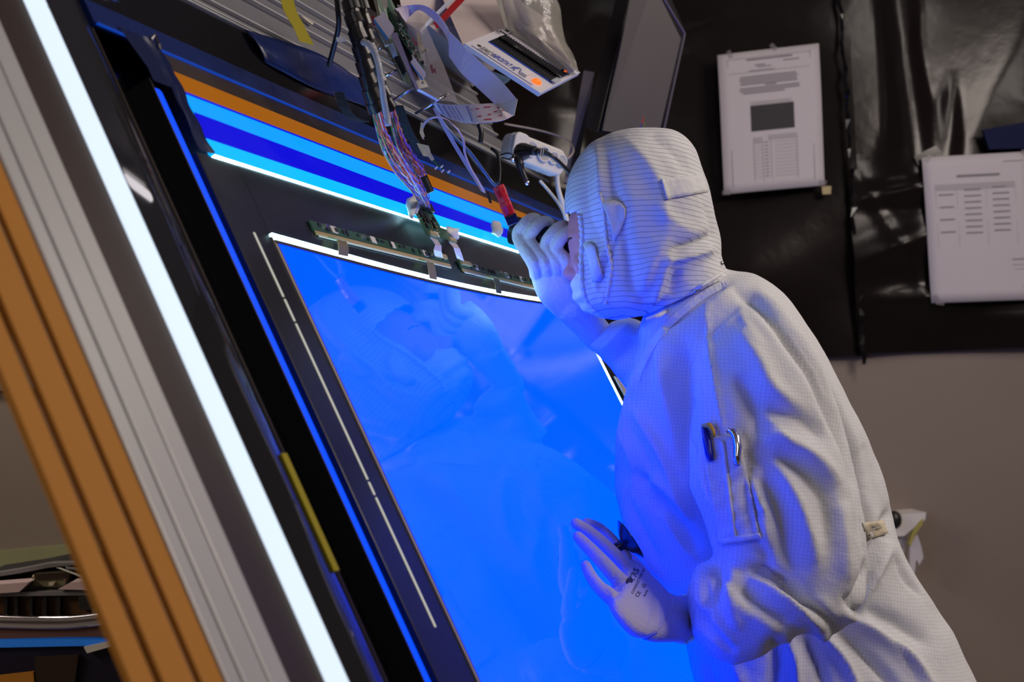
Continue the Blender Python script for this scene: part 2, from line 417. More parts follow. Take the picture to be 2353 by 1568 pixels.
rows += [(.09, .05, .095, .96), (.905, .04, .91, .95), (.09, .045, .91, .048), (.09, .15, .91, .152)]
bars = [(.31, .62, .40, .655), (.46, .61, .74, .645)]
for k in range(11): bars += [(.52, .66+k*.024, .74, .664+k*.024), (.32, .66+k*.024, .40, .663+k*.024)]
bars += [(.31, .63, .315, .93), (.74, .62, .745, .93), (.48, .63, .484, .92), (.40, .63, .404, .93), (.30, .365, .70, .385)]
notice([(1648, 128), (1882, 99), (1896, 425), (1664, 447)], 'white notice with a dark printed picture, taped left of the seam', rows, bars,
       [(.295, .392, .725, .575)], [(.12, .005, 1.2), (.55, -.01, .9), (.98, .98, .2), (.02, .99, .1)])
rows = [(.31, .135, .72, .152), (.76, .055, .95, .060)]
for k in range(8): rows += [(.37, .235+k*.042, .53, .244+k*.042), (.64, .225+k*.042, .80, .234+k*.042)]
for k in range(4): rows += [(.13, .262+k*.085, .27, .271+k*.085)]
rows += [(.80, .72, .93, .728), (.80, .76, .95, .763), (.82, .79, .93, .792), (.90, .90, .93, .915)]
bars = [(.10, .195, .86, .215), (.10, .215, .86, .235), (.10, .235, .104, .62), (.30, .235, .304, .62), (.58, .235, .584, .62), (.86, .235, .864, .62)]
notice([(2117, 363), (2362, 348), (2380, 688), (2140, 697)], 'white notice with a printed table, at the right edge over the creased sheeting', rows, bars,
       None, [(.06, .01, -.8), (.05, .97, 1.2), (.08, 1.0, .2), (.97, .01, .6)])
mb = MB(); mb.prism([wallpt(1888, 428, .05), wallpt(1910, 428, .05), wallpt(1909, 446, .05), wallpt(1890, 447, .05)], (0, -.001, 0))
tag(obj('tape_scrap', mb, M['gold']), 'small brown tape scrap below the corner of the picture notice', 'tape')
mb = MB(); mb.prism([wallpt(2004, 570, .05), wallpt(2046, 566, .05), wallpt(2035, 582, .05), wallpt(2010, 584, .05)], (0, -.001, 0))
tag(obj('tape_scrap', mb, mat('rust_tape', (.13, .05, .015), .5)), 'rust coloured tape scrap on the creased sheeting beside the seam', 'tape')
mb = MB(); mb.prism([wallpt(2255, 300, .05), wallpt(2365, 280, .05), wallpt(2365, 342, .05), wallpt(2270, 345, .05)], (0, -.012, 0))
tag(obj('film_scrap', mb, mat('matt_navy', (.006, .010, .05), .6, spec=.1)), 'dark blue film scrap on the sheeting above the table notice', 'film')
mb = MB(); mb.prism([wallpt(2110, 382, .05), wallpt(2100, 360, .05), wallpt(2150, 335, .05), wallpt(2165, 350, .05)], (0, -.001, 0))
tag(obj('tape_scrap', mb, M['black']), 'black tape scrap at the top left corner of the table notice', 'tape')

# ------------------------------------------------------------------ inspection bench (leaning frame)
VB = 1.50
bench = thing('inspection_bench', 'tall leaning black and aluminium test frame with a lit edge, carrying the blue display', 'test bench', tuple(UV(-.3, VB, 0)))
RE = 1.62     # right end of the frame
def part(name, mb, m_, parent=bench, **k): return obj(name, mb, m_, parent, **k)
# back plate under everything
part('back_plate', MB().ubox(-.20, 1.60, -.33, VB-.1, -.045, -.030), M['black'])
# profile with orange lamp light painted into its colour, three faces with two grooves
def profile(name, label, segs, w0, w1, ma, gs, mg):
    for (a, b) in segs:
        lo = a if a > -.47 else b      # the orange-tinted faces are thin, without a web behind
        o = part(name, MB().ubox(a, b, -.62, VB, w1-.006, w1), ma, bevel=.0015)
        if lo < b: part('profile_web', MB().ubox(lo, b, -.62, VB, w0, w1-.006), ma)
    for (a, b) in gs:
        part('profile_groove', MB().ubox(a, b, -.62, VB, w0 if a > -.46 else w1-.009, w1-.006), mg)
# at v .2: pixel positions give these u bands
profile('orange_lit_profile', '', [(-.5765, -.549), (-.540, -.502), (-.4935, -.4655)], -.045, 0.0, M['orange'], [(-.549, -.540), (-.502, -.4935)], M['orangeg'])
profile('aluminium_profile', '', [(-.4645, -.445), (-.4415, -.4075), (-.405, -.376)], -.045, 0.002, M['alu'], [(-.445, -.4415), (-.4075, -.405)], M['groove'])
part('shaded_profile', MB().ubox(-.376, -.311, -.62, VB, -.045, -.003), M['brown'])  # shade and brownish reflection on an aluminium profile, painted dark brown
for i, (a, b, mm) in enumerate([(-.62, -.2215, 'led'), (-.220, -.1955, 'led'), (-.195, -.0005, 'led'), (0, VB, 'led')]):
    part('light_strip', MB().ubox(-.309, -.2775, a, b, -.02, .001), M[mm])
part('strip_lip', MB().ubox(-.2775, -.2755, -.62, VB, -.02, .002), M['char'])
cs = [(-.2755, -.045), (-.2755, 0.0)] + [(-.238 + .042*k/10, -.0056*(k/10)**2) for k in range(11)] + [(-.196, -.045)]
part('frame_plate', MB().prism([UV(a, -.62, b) for a, b in cs], V*(VB+.62)), M['char'], smooth='auto')
part('frame_edge', MB().ubox(-.196, -.1935, -.225, VB, -.045, -.0045), M['brown'])
part('yellow_tape', MB().ubox(-.212, -.2005, .262, .385, -.004, .0006), M['ylw'])
# blue light leaking through a gap, built as a glowing strip
part('blue_light_leak', MB().ubox(-.124, -.099, -.175, VB-.1, -.03, -.004), M['blue2'], bevel=.006)
part('gap_channel', MB().ubox(-.1265, -.124, -.18, VB-.1, -.03, -.001), M['blackm'])
# top of the frame
part('black_top_plate', MB().ubox(-.196, RE, -.331, -.2575, -.045, 0.0), M['black'])
part('navy_film', MB().ubox(-.196, RE, -.2575, -.229, -.006, .0005), M['navy'])
part('blue_edge', MB().ubox(-.19, RE, -.2298, -.2285, -.002, .001), M['blueline'])
part('dark_strip', MB().ubox(-.075, RE, -.2285, -.206, -.006, -.002), M['brown'])
part('amber_reflection', MB().ubox(-.062, RE, -.206, -.1785, -.006, -.002), M['amber'])  # an orange reflection, built as a flat glowing strip
part('dark_seam', MB().ubox(-.058, RE, -.1785, -.1765, -.006, 0), M['blued'])
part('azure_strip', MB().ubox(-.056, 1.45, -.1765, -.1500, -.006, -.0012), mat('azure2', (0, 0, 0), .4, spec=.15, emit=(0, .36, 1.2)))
mb = MB(); mb.prism([UV(-.055, -.153, -.001), UV(1.45, -.141, -.001), UV(1.45, -.1225, -.001), UV(-.055, -.1195, -.001)], N * -.005)
part('deep_blue_strip', mb, M['blued'])
part('cyan_strip', MB().ubox(-.056, 1.45, -.1225, -.0965, -.006, -.0015), M['cyan'])
part('white_light_line', MB().ubox(-.056, 1.45, -.0965, -.0935, -.03, .001), M['leak'])
part('strip_support', MB().ubox(-.050, RE, -.2285, -.0935, -.045, -.0065), M['blackm'])
# crinkled navy film down the left inner corner
nu_, nv_ = 18, 40; vs = []
for j in range(nv_):
    v = -.236 + .140*j/(nv_-1)
    for i in range(nu_):
        a = i/(nu_-1); lo = -.150 + .026*min(1, j/12); hi = -.062 + .003*math.sin(j*.5) - .020*max(0, 1-j/7)
        vs.append(UV(lo + (hi-lo)*a, v, .0015 + .0035*max(0, math.sin((a*3.2 + j*.03)*3.14))**2 * a))
fs = [(j*nu_+i, j*nu_+i+1, (j+1)*nu_+i+1, (j+1)*nu_+i) for j in range(nv_-1) for i in range(nu_-1) if not (j > 16 and i < 9)]
part('crinkled_film', (vs, fs), M['navyd'], smooth=True, fixn=False)
for u in (-.088,): part('film_clip', MB().tube([UV(u, -.236, .003), UV(u+.006, -.242, .006), UV(u+.011, -.232, .004), UV(u+.012, -.226, .003)], .0022, 6), M['steel'])
# folded film over the top plate
nf = 40; A = []; B = []
for i in range(nf):
    a = i/(nf-1); u = .205 + a*.52
    A.append(UV(u + .02*(1-a), -.285 + .012*(1-a) if False else -.288 + .006*math.sin(a*7), .002))
    B.append(UV(u, -.333 - .014*math.sin(math.pi*min(1, a*1.15)), .003 + .010*math.sin(math.pi*a)))
vs = []; K = 8
for i in range(nf):
    for k in range(K):
        q = k/(K-1); vs.append(A[i].lerp(B[i], q) + N*(.003*math.sin(q*math.pi)+.0012*math.sin(i*.28+q*3)))
fs = [(i*K+k, i*K+k+1, (i+1)*K+k+1, (i+1)*K+k) for i in range(nf-1) for k in range(K-1)]
o = part('folded_film', (vs, fs), M['navy'], smooth=True); o.modifiers.new('s', 'SOLIDIFY').thickness = .0008
# grey reflection near the top, shaped as a small steel blob
part('grey_reflection', MB().ell(UV(-.125, -.285, .004), U*.022, V*.006, N*.006), M['steel'], smooth=True)
# aluminium rails above
edges = [-.331]
rail_px = [(471, 0), (570, 0), (621, 0), (671, 0), (735, 0), (830, 0)]
ve = [-.3335, -.3385]
for x, y in rail_px: ve.append(uvw(PL(x, y))[1])
for i in range(1, len(ve)):
    part('aluminium_rail', MB().ubox(-.2, RE if ve[i] > -.42 else 1.35, ve[i]+.001, ve[i-1]-.0035, -.04, -.002 - .002*(i % 2)), M['alud'], bevel=.0012)
    part('rail_lip', MB().ubox(-.2, RE if ve[i] > -.42 else 1.35, ve[i-1]-.0035, ve[i-1]-.0005, -.04, .003), M['alu'])
part('rail_backing', MB().ubox(-.2, 1.35, ve[-1], -.331, -.055, -.04), M['groove'])
# rear props so that the frame stands on the floor
for u in (-.5, 1.45):
    top = UV(u, -.2, -.05); foot = Vector((top.x - .55, top.y, .0))
    part('rear_prop', MB().tube([top, foot], .022, 8), M['alud'])
part('foot_beam', MB().ubox(-.57, RE, VB-.06, VB, -.045, 0), M['alu'])

# ------------------------------------------------------------------ display panel
PW, PH = 1.268, .74
disp = thing('display_panel', 'large glowing blue glass display panel reflecting the worker', 'display', tuple(UV(.6, PH, .0)))
def bow(u): return .012*math.sin(math.pi*max(0, min(1, u/PW)))
n = 40; vs = []; fs = []
for i in range(n+1):
    u = PW*i/n; b = bow(u)
    vs += [UV(u, .009 + b, .001), UV(u, PH, .001), UV(u, PH, -.012), UV(u, .009+b, -.012)]
for i in range(n):
    for k in range(4): fs.append((4*i+k, 4*i+4+k, 4*i+4+(k+1) % 4, 4*i+(k+1) % 4))
fs += [(0, 1, 2, 3), tuple(4*n+k for k in (3, 2, 1, 0))]
obj('screen_glass', (vs, fs), M['blue'], disp)
def bandtop(name, w0, w1, a, b, mm, taper=0, u0=-.004, u1=PW):
    vs = []; fs = []
    for i in range(n+1):
        u = u0 + (u1-u0)*i/n; q = bow(u)
        vs += [UV(u, a + q, w1), UV(u, b + q, w1), UV(u, b + q, w0), UV(u, a+q, w0)]
    for i in range(n):
        for k in range(4): fs.append((4*i+k, 4*i+4+k, 4*i+4+(k+1) % 4, 4*i+(k+1) % 4))
    fs += [(0, 1, 2, 3), tuple(4*n+k for k in (3, 2, 1, 0))]
    return obj(name, (vs, fs), mm, disp)
bandtop('backlight_edge', -.01, .002, -.0035, .0045, M['leak'])
bandtop('glass_rim', -.01, .0025, .0045, .009, M['brown'])
# bezel
obj('bezel_left', MB().ubox(-.0965, -.006, -.0935, PH+.1, -.02, 0), M['bezel'], disp, bevel=.001)
mb = MB()
for i in range(n):
    u0 = -.006 + (PW+.13)*i/n; u1 = -.006 + (PW+.13)*(i+1)/n
    mb.prism([UV(u0, -.0935, 0), UV(u1, -.0935, 0), UV(u1, -.0035+bow(u1), 0), UV(u0, -.0035+bow(u0), 0)], N*-.02)
obj('bezel_top', mb, M['bezel'], disp)
obj('bezel_right', MB().ubox(PW+.003, PW+.124, -.0035, PH+.1, -.02, 0), M['bezel'], disp)
obj('bezel_bottom', MB().ubox(-.006, PW+.003, PH, PH+.1, -.02, 0), M['bezel'], disp)
obj('side_light_line', MB().ubox(PW-.002, PW+.003, .0, PH, -.01, .002), M['leak'], disp)
obj('left_rim', MB().ubox(-.006, -.0015, .0, PH, -.01, .0015), mat('pale_rim', (.55, .50, .45), .35, metal=.4), disp)
obj('left_rim_shadow', MB().ubox(-.0015, .0005, .0045, PH, -.01, .002), M['brown'], disp)
for a, b in ((.0, .080), (.083, .11), (.113, .30), (.303, .318), (.321, .47)):
    obj('thin_light_line', MB().ubox(-.0475, -.0445, a, b, -.002, .0008), M['slit'], disp)
# driver boards along the top of the panel
def driver_board(u0, u1, v0, dv, pale=False):
    t = obj('driver_board', MB().ubox(u0, u1, v0, v0+.013, .001, .0035), M['pcb'], disp)
    obj('gold_contact_strip', MB().ubox(u0+.006, u1, v0+.0135, v0+.0185, .001, .003), M['gold'], t)
    obj('glass_edge', MB().ubox(u0+.012, u1, v0+.0186, v0+.0205, .001, .0025), M['white'], t)
    r = random.Random(int(u0*1000))
    mb = MB(); u = u0+.02
    while u < u1-.02:
        w = r.uniform(.003, .010); mb.ubox(u, u+w, v0+r.uniform(.001, .004), v0+r.uniform(.006, .011), .0035, .005); u += r.uniform(.012, .035)
    obj('board_components', mb, M['chip'], t)['kind'] = 'stuff'
    for q in (.12, .38, .52, .78): obj('white_label', MB().ubox(u0+(u1-u0)*q, u0+(u1-u0)*q+.016, v0+.0005, v0+.0105, .0035, .0042), M['white'], t)
    for q in (.08, .33, .86): obj('metal_stud', MB().ubox(u0+(u1-u0)*q, u0+(u1-u0)*q+.006, v0+.002, v0+.007, .0035, .007), M['steel'], t)
    return t
uA0, uA1 = uvw(PL(710, 520))[0], uvw(PL(1026, 600))[0]
b1 = driver_board(uA0, uA1, -.036, 0)
uB0, uB1 = uvw(PL(1047, 600))[0], uvw(PL(1300, 680))[0]
b2 = driver_board(uB0, uB1, -.034, 0)
obj('cable_socket', MB().ubox(uA1-.06, uA1-.012, -.035, -.028, .0035, .0075), M['gold'], b1)
obj('cable_socket', MB().ubox(uB0+.004, uB0+.05, -.033, -.026, .0035, .0075), M['gold'], b2)
# amber flex tails from the boards down to the glass
for x, y in ((748, 545), (958, 597), (1113, 633), (1262, 682)):
    u = uvw(PL(x, y))[0]; w = .030
    A = [UV(u, -.018, .003), UV(u+.002, -.010, .010), UV(u+.003, -.002, .009), UV(u+.002, .004+bow(u), .004)]
    obj('flex_tail', MB().strip(spline(A, 4), spline([p + U*w for p in A], 4), .0006), M['flex'], disp, smooth=False)

# ------------------------------------------------------------------ control board hanging over the strips
WB = .012
def B_(x, y, w=WB): return PL(x, y, w)
cb = thing('control_board', 'green control board with chips hanging over the lit strips, fed by coloured wires', 'circuit board', tuple(B_(985, 520)))
outl = [(935, 480), (952, 462), (968, 461), (985, 470), (1012, 524), (1028, 530), (1052, 560), (1048, 558), (979, 544)]
outl = [(951, 484), (966, 468), (988, 484), (1011, 524), (1030, 531), (1044, 556), (979, 541)]
obj('board', MB().prism([B_(*p) for p in outl], N*.0016), M['pcb'], cb)
def bb(name, x, y, du, dv, h, mm, rot=0, par=cb, w=WB+.0016):
    c = PL(x, y, w) + N*(h/2)
    a = U*math.cos(rot) + V*math.sin(rot); b = V*math.cos(rot) - U*math.sin(rot)
    return obj(name, MB().box(c, a, b, N, du/2, dv/2, h/2), mm, par)
bb('wire_plug', 978, 480, .034, .014, .007, M['chip'])
bb('chip', 965, 490, .014, .014, .003, M['chip']); bb('chip', 979, 502, .014, .016, .003, M['chip'])
bb('chip', 977, 514, .006, .016, .0025, M['chip']); bb('chip', 994, 517, .005, .014, .0025, M['chip']); bb('chip', 996, 505, .01, .006, .002, M['chip'])
bb('white_label', 1003, 539, .018, .009, .0006, M['white'])
bb('cable_socket', 993, 540, .030, .006, .004, M['gold']); bb('cable_socket', 1037, 553, .028, .006, .004, M['gold'])
mb = MB(); r = random.Random(3)
for k in range(46):
    x = r.uniform(962, 1010); y = 492 + (x-962)*.95 + r.uniform(-14, 14)
    c = PL(x, y, WB+.0024); mb.box(c, U, V, N, r.uniform(.0006, .0022), r.uniform(.0005, .0012), .0007)
obj('small_components', mb, M['gold'], cb)['kind'] = 'stuff'
def blob(name, outline, w, hgt, label, mm=None):
    """crumpled piece of tape"""
    pts = [Vector(PL(x, y, w)) for x, y in outline]; c = sum(pts, Vector())/len(pts); vs = [c + N*hgt]; r = random.Random(len(outline)*7+int(outline[0][0])); n_ = len(pts)
    for q in (.45, .8, 1.0):
        for p in pts: vs.append(c.lerp(p, q) + N*(hgt*(1-q*q)*r.uniform(.5, 1.4)))
    vs += [c.lerp(p, .9) - N*.002 for p in pts]
    fs = [(0, 1+k, 1+(k+1) % n_) for k in range(n_)]
    for a in range(3): fs += [(1+a*n_+k, 1+(a+1)*n_+k, 1+(a+1)*n_+(k+1) % n_, 1+a*n_+(k+1) % n_) for k in range(n_)]
    fs.append(tuple(1+3*n_+k for k in range(n_-1, -1, -1)))
    return tag(obj(name, (vs, fs), mm or M['wtape'], smooth=True), label, 'tape')
blob('crumpled_tape', [(952, 446), (946, 452), (935, 456), (933, 470), (938, 482), (941, 498), (948, 504), (951, 490), (958, 495), (957, 484), (951, 474), (951, 458)], .012, .012, 'crumpled white tape at the upper left corner of the control board')
blob('crumpled_tape', [(1027, 519), (1024, 530), (1034, 541), (1045, 553), (1053, 551), (1046, 541), (1047, 528), (1036, 531)], .013, .012, 'crumpled white tape at the lower right corner of the control board')
blob('crumpled_tape', [(1133, 506), (1128, 516), (1132, 527), (1130, 536), (1140, 541), (1147, 546), (1151, 542), (1145, 531), (1146, 518), (1140, 510)], .012, .012, 'crumpled white tape stuck alone on the deep blue strip')
# short white flat cables from the control board to the driver boards
for k, (cn, lab) in enumerate([([(988, 545, 1007, 552), (994, 560, 1011, 560), (996, 580, 1014, 578), (1000, 590, 1016, 590)], 'left'), ([(1032, 556, 1049, 561), (1040, 568, 1053, 568), (1046, 582, 1059, 580), (1051, 595, 1064, 600)], 'right')]):
    t = thing('flat_cable', 'short white flat cable, %s one of two under the control board' % lab, 'cable', tuple(B_(cn[0][0], cn[0][1], .02)))
    if k == 0: cn = [(988, 545, 1005, 552), (1000, 563, 1014, 566), (996, 575, 1014, 578), (999, 588, 1018, 592)]
    else: cn = [(1031, 556, 1049, 561), (1042, 570, 1056, 572), (1045, 580, 1060, 582), (1050, 594, 1066, 600)]
    ws = [.018, .022, .018, .010]
    A = [PL(a, b, w) for (a, b, c, d), w in zip(cn, ws)]; B = [PL(c, d, w) for (a, b, c, d), w in zip(cn, ws)]
    obj('ribbon', MB().strip(A, B, .0005), M['ffc'], t)
    obj('blue_tab', MB().strip([A[0], A[0].lerp(A[1], .3)], [B[0], B[0].lerp(B[1], .3)], -.0009), M['ffcb'], t)
    obj('blue_tab', MB().strip([A[3], A[3].lerp(A[2], .3)], [B[3], B[3].lerp(B[2], .3)], .0012), M['ffcb'], t)

# ------------------------------------------------------------------ wire harness
har = thing('wire_harness', 'two black spiral wrapped cable bundles opening into twisted coloured wires', 'cable bundle', tuple(P(835, 0, 1.85)))
def wrapped(pts, r0, r1):
    p = PS(pts, 10); n_ = len(p); mb = MB(); mb.tube(p, [r0+(r1-r0)*i/(n_-1) for i in range(n_)], 12)
    o = obj('cable_sleeve', mb, M['wrap'], har, smooth='auto')
    # spiral wrap turns, one proud ring every ~2 cm
    L = 0; last = -1; 
    for i in range(1, n_-1):
        L += (p[i]-p[i-1]).length
        if L - last > .017:
            last = L; t = (p[i+1]-p[i-1]).normalized(); t = (t + cr*.15).normalized(); rad = r0+(r1-r0)*i/(n_-1)
            obj('wrap_turn', MB().disc(p[i]-t*.0065, t, rad+.0012, .013, 12, rad+.0018), M['wrap'], o, smooth='auto')
    return p
s1 = wrapped([(798, -60, 1.80), (808, 20, 1.80), (822, 80, 1.80), (838, 150, 1.81), (852, 210, 1.82), (862, 246, 1.83)], .0105, .0098)
s2 = wrapped([(824, -60, 1.84), (834, 30, 1.84), (848, 100, 1.85), (866, 160, 1.86), (884, 215, 1.87), (900, 254, 1.88)], .0085, .0062)
wc = [(.80, .14, .06), (.05, .40, .08), (.16, .08, .60), (.85, .80, .82), (.60, .04, .03), (.20, .16, .70), (.85, .32, .10), (.08, .45, .12), (.80, .55, .60), (.85, .80, .84)]
wm = [mat('wire_insulation', c, .4) for c in wc]
wpair = [(0, 5), (6, 2), (1, 3), (0, 2), (6, 5), (9, 7), (0, 4), (3, 8), (6, 2)]
dest = PL(970, 474, .022)
def wires(src, tsrc, mids, nw, seed, spread):
    r = random.Random(seed)
    for k in range(nw):
        a = k/(nw-1)-.5
        st = P(src[0]+a*spread, src[1]-4+r.uniform(-2, 2), tsrc + r.uniform(-.006, .006))
        pts = [st]
        for j, (x, y, t, sp) in enumerate(mids):
            pts.append(P(x + a*sp + r.uniform(-1.5, 1.5), y + r.uniform(-2, 2), t + r.uniform(-.008, .008)))
        de = PL(962+ (a+.5)*26 + (8 if seed == 2 else 0)*0, 470 + (a+.5)*10, .020); pts.append(de)
        p = spline(pts, 14)
        # twist
        q = []
        for i, w in enumerate(p):
            e = min(i, len(p)-1-i)/6; e = min(1, e); an = i*.85 + (k//2)*1.7 + (k % 2)*math.pi
            q.append(w + (cr*math.cos(an) + cu*math.sin(an))*((.0010 if (k//2) % 3 else .0)*e))
        obj('wire', MB().tube(q, .00095, 5), wm[wpair[(k//2 + seed) % len(wpair)][k % 2]], har, smooth=True)
wires((862, 246), 1.83, [(876, 300, 1.86, 22), (898, 350, 1.90, 34), (930, 400, 1.95, 40), (960, 440, 2.02, 26)], 18, 1, 20)
wires((900, 256), 1.88, [(912, 300, 1.90, 20), (930, 345, 1.93, 30), (955, 385, 1.97, 34), (968, 430, 2.03, 26)], 18, 2, 14)
# clear spiral tube
t = thing('clear_tube', 'translucent white tube curving beside the black cable bundles', 'tube', tuple(P(830, 95, 1.78)))
p = PS([(828, 96, 1.80), (850, 104, 1.78), (866, 135, 1.77), (875, 180, 1.77), (882, 230, 1.78), (889, 270, 1.79), (893, 288, 1.79)], 8)
obj('tube_wall', MB().tube(p, .0040, 12), M['tubec'], t, smooth=True)
mb = MB()
for i in range(3, len(p)-2, 3): mb.disc(p[i], (p[i+1]-p[i-1]).normalized()+cr*.3, .0043, .0012, 12)
o = obj('tube_ring', mb, M['tubec'], t); 
# single black cable from above
tag(obj('black_cable', MB().tube(PS([(768, -60, 1.85), (776, 20, 1.85), (778, 60, 1.86), (768, 105, 1.88), (756, 150, 1.90)], 6), .0036, 8), M['cable'], smooth=True), 'single black cable hanging left of the wrapped bundles', 'cable')
tag(obj('paper_flag', MB().prism([P(772, 86, 1.83), P(792, 84, 1.83), P(796, 94, 1.83), P(783, 97, 1.83), P(774, 96, 1.83)], fwd*.001), M['white']), 'small white label on the cable left of the bundles', 'label')
# yellow tape tail
tag(obj('yellow_tape_tail', MB().strip(PS([(640, -30, 1.74), (650, 20, 1.73), (672, 60, 1.735), (688, 95, 1.74)], 4), PS([(670, -34, 1.76), (679, 20, 1.75), (700, 62, 1.755), (721, 104, 1.76)], 4), .0004), M['ylw']), 'yellow tape strip hanging over the aluminium rails', 'tape')
# hook-and-loop straps
def velcro(pts, w, label):
    A = [P(*a) for a in pts]; p = spline(A, 8); t = thing('hook_strap', label, 'strap', tuple(p[0]))
    q = [x + cr*w for x in p]
    obj('strap_band', MB().strip(p, q, .0022), mat('strap_black', (.012, .012, .013), .8, bump=.8, bscale=300), t)
    obj('strap_edge', MB().tube(p, .0007, 5), M['mask'], t, smooth=True)
velcro([(768, 212, 1.90), (778, 240, 1.91), (795, 265, 1.93), (828, 278, 1.95)], .013, 'short black strap left of the wrapped cable bundles')
velcro([(905, 242, 1.95), (918, 280, 1.98), (935, 315, 2.02), (960, 350, 2.06)], .013, 'long black strap running down right of the coloured wires')

# ------------------------------------------------------------------ electronics stack at the top
st = thing('board_stack', 'circuit boards stacked on acrylic and steel spacers above the frame', 'electronics', tuple(P(960, 230, 2.0)))
def slab(name, pts, th, mm, par, dirv=None, **k):
    return obj(name, MB().prism([P(*p) for p in pts], (dirv or fwd)*th), mm, par, **k)
slab('lower_board', [(848, -40, 1.93), (872, -40, 1.96), (905, 90, 1.96), (930, 150, 1.97), (948, 196, 1.98), (932, 192, 1.97), (905, 135, 1.95), (882, 90, 1.94)], .002, M['pcb'], st)
slab('board_edge', [(852, -40, 1.928), (858, -40, 1.928), (884, 88, 1.938), (908, 140, 1.948), (936, 195, 1.968), (930, 192, 1.968), (902, 140, 1.948), (878, 90, 1.938)], .002, M['gold'], st)
slab('red_relay', [(850, 38, 1.935), (859, 36, 1.935), (866, 56, 1.935), (858, 60, 1.935)], .01, M['red'], st)
slab('pin_header', [(861, 62, 1.925), (872, 58, 1.925), (895, 100, 1.93), (882, 106, 1.93)], .012, M['mask'], st)
mb = MB()
for k in range(22): 
    x = 862 + k*1.6; y = 66 + k*3.1; mb.box(P(x, y, 1.922), cr, cu, fwd, .0006, .0006, .003)
obj('header_pins', mb, M['chip'], st)['kind'] = 'stuff'
slab('pin_header', [(892, 102, 1.93), (903, 98, 1.93), (912, 124, 1.935), (902, 130, 1.935)], .012, M['white'], st)
slab('dark_module', [(905, 130, 1.945), (918, 128, 1.945), (934, 165, 1.95), (924, 172, 1.95)], .012, M['chip'], st)
slab('upper_plate', [(897, 78, 1.90), (912, 74, 1.90), (962, 204, 1.92), (958, 208, 1.92)], .004, mat('plate_lilac', (.42, .36, .40), .35, metal=.3), st)
slab('plate_face', [(905, 72, 1.925), (925, 60, 1.94), (985, 200, 1.95), (962, 204, 1.925)], .002, mat('plate_dark', (.09, .07, .08), .3), st)
slab('plate_end', [(958, 208, 1.92), (962, 204, 1.915), (1008, 229, 1.95), (1003, 232, 1.95)], .004, M['white'], st)
slab('acrylic_sheet', [(912, 10, 1.96), (960, 20, 2.02), (1020, 150, 2.06), (1052, 235, 2.07), (1006, 230, 1.96), (962, 205, 1.925)], .003, M['acr'], st)
slab('upper_board', [(868, -30, 1.90), (890, -20, 1.93), (930, 60, 1.94), (965, 130, 1.94), (980, 175, 1.94), (975, 170, 1.93), (955, 135, 1.92), (905, 65, 1.91)], .002, M['pcb'], st)
slab('long_connector', [(905, 22, 1.905), (912, 20, 1.905), (937, 62, 1.905), (932, 66, 1.905)], .008, M['chip'], st)
mb = MB(); mb2 = MB(); r = random.Random(8)
for k in range(60):
    a = r.random(); x = 905 + 65*a + r.uniform(-6, 6); y = 42 + 108*a + r.uniform(-6, 6)
    (mb if k % 2 else mb2).box(P(x, y, 1.915), (cr*.5-cu*.85), (cr*.85+cu*.5), fwd, r.uniform(.0008, .003), r.uniform(.0008, .002), .0015)
obj('dark_components', mb, M['chip'], st)['kind'] = 'stuff'; obj('bright_components', mb2, M['steel'], st)['kind'] = 'stuff'
for pts in ([(975, 72), (985, 76), (985, 120), (978, 150), (970, 130), (962, 100), (955, 95)], [(872, -5), (890, -5), (890, 15), (885, 24), (878, 12)]):
    pass
slab('masking_tape', [(957, 74, 1.93), (962, 75, 1.93), (975, 110, 1.93), (978, 152, 1.93), (970, 148, 1.93), (962, 112, 1.93)], .001, M['mask'], st)
slab('masking_tape', [(872, -8, 1.89), (888, -6, 1.89), (891, 14, 1.89), (886, 24, 1.89), (878, 10, 1.89)], .001, M['mask'], st)
for q, (x, y) in enumerate([(948, 100), (990, 162)]):
    slab('red_tape_mark', [(x-3, y-12, 1.955), (x+3, y-14, 1.955), (x+5, y-4, 1.955), (x+10, y-6, 1.955), (x+14, y+8, 1.955), (x+7, y+4, 1.955), (x+3, y+9, 1.955)], .0005, mat('red_mark', (.36, .10, .11), .5), st)
# white cable tabs plugged in the stack
for (pts, bl) in (([(859, 42), (875, 34), (880, 24), (905, 62), (903, 74), (890, 90), (866, 52)], [(859, 42), (858, 50), (887, 92), (893, 88)]),
                  ([(943, 142), (949, 136), (949, 128), (978, 166), (978, 174), (971, 184), (952, 158)], [(943, 142), (943, 146), (968, 184), (972, 183)])):
    slab('cable_tab', [(x, y, 1.895) for x, y in pts], .001, M['ffc'], st)
    slab('cable_tab_edge', [(x, y, 1.893) for x, y in bl], .001, M['ffcb'], st)
# steel spacers
for (a, b) in (((902, 232, 1.97), (950, 200, 1.94)), ((956, 260, 2.05), (994, 238, 1.97)), ((1000, 232, 1.97), (1026, 218, 1.99)), ((868, 182, 1.96), (912, 162, 1.95)), ((862, 116, 1.95), (880, 106, 1.94))):
    obj('steel_spacer', MB().tube([P(*a), P(*b)], .0022, 8), M['steel'], st, smooth=True)
for c in ((972, 190, 1.92), (1028, 217, 1.98), (980, 116, 1.93)):
    obj('bolt_head', MB().ell(P(*c), cr*.0024, cu*.0024, fwd*.0024, 10, 6), M['gold'], st, smooth=True)
tag(obj('cream_wire', MB().tube(PS([(864, 125, 1.93), (885, 135, 1.93), (906, 147, 1.94)], 4), .0011, 6), M['mask'], smooth=True), 'cream wire crossing below the green lower board', 'wire')
tag(obj('copper_wire', MB().tube(PS([(857, 110, 1.94), (862, 103, 1.94), (872, 101, 1.94), (880, 107, 1.94), (874, 115, 1.94), (862, 115, 1.94)], 4), .0009, 6), mat('copper', (.55, .28, .18), .3, metal=.7), smooth=True), 'copper coloured wire loop beside the clear tube', 'wire')
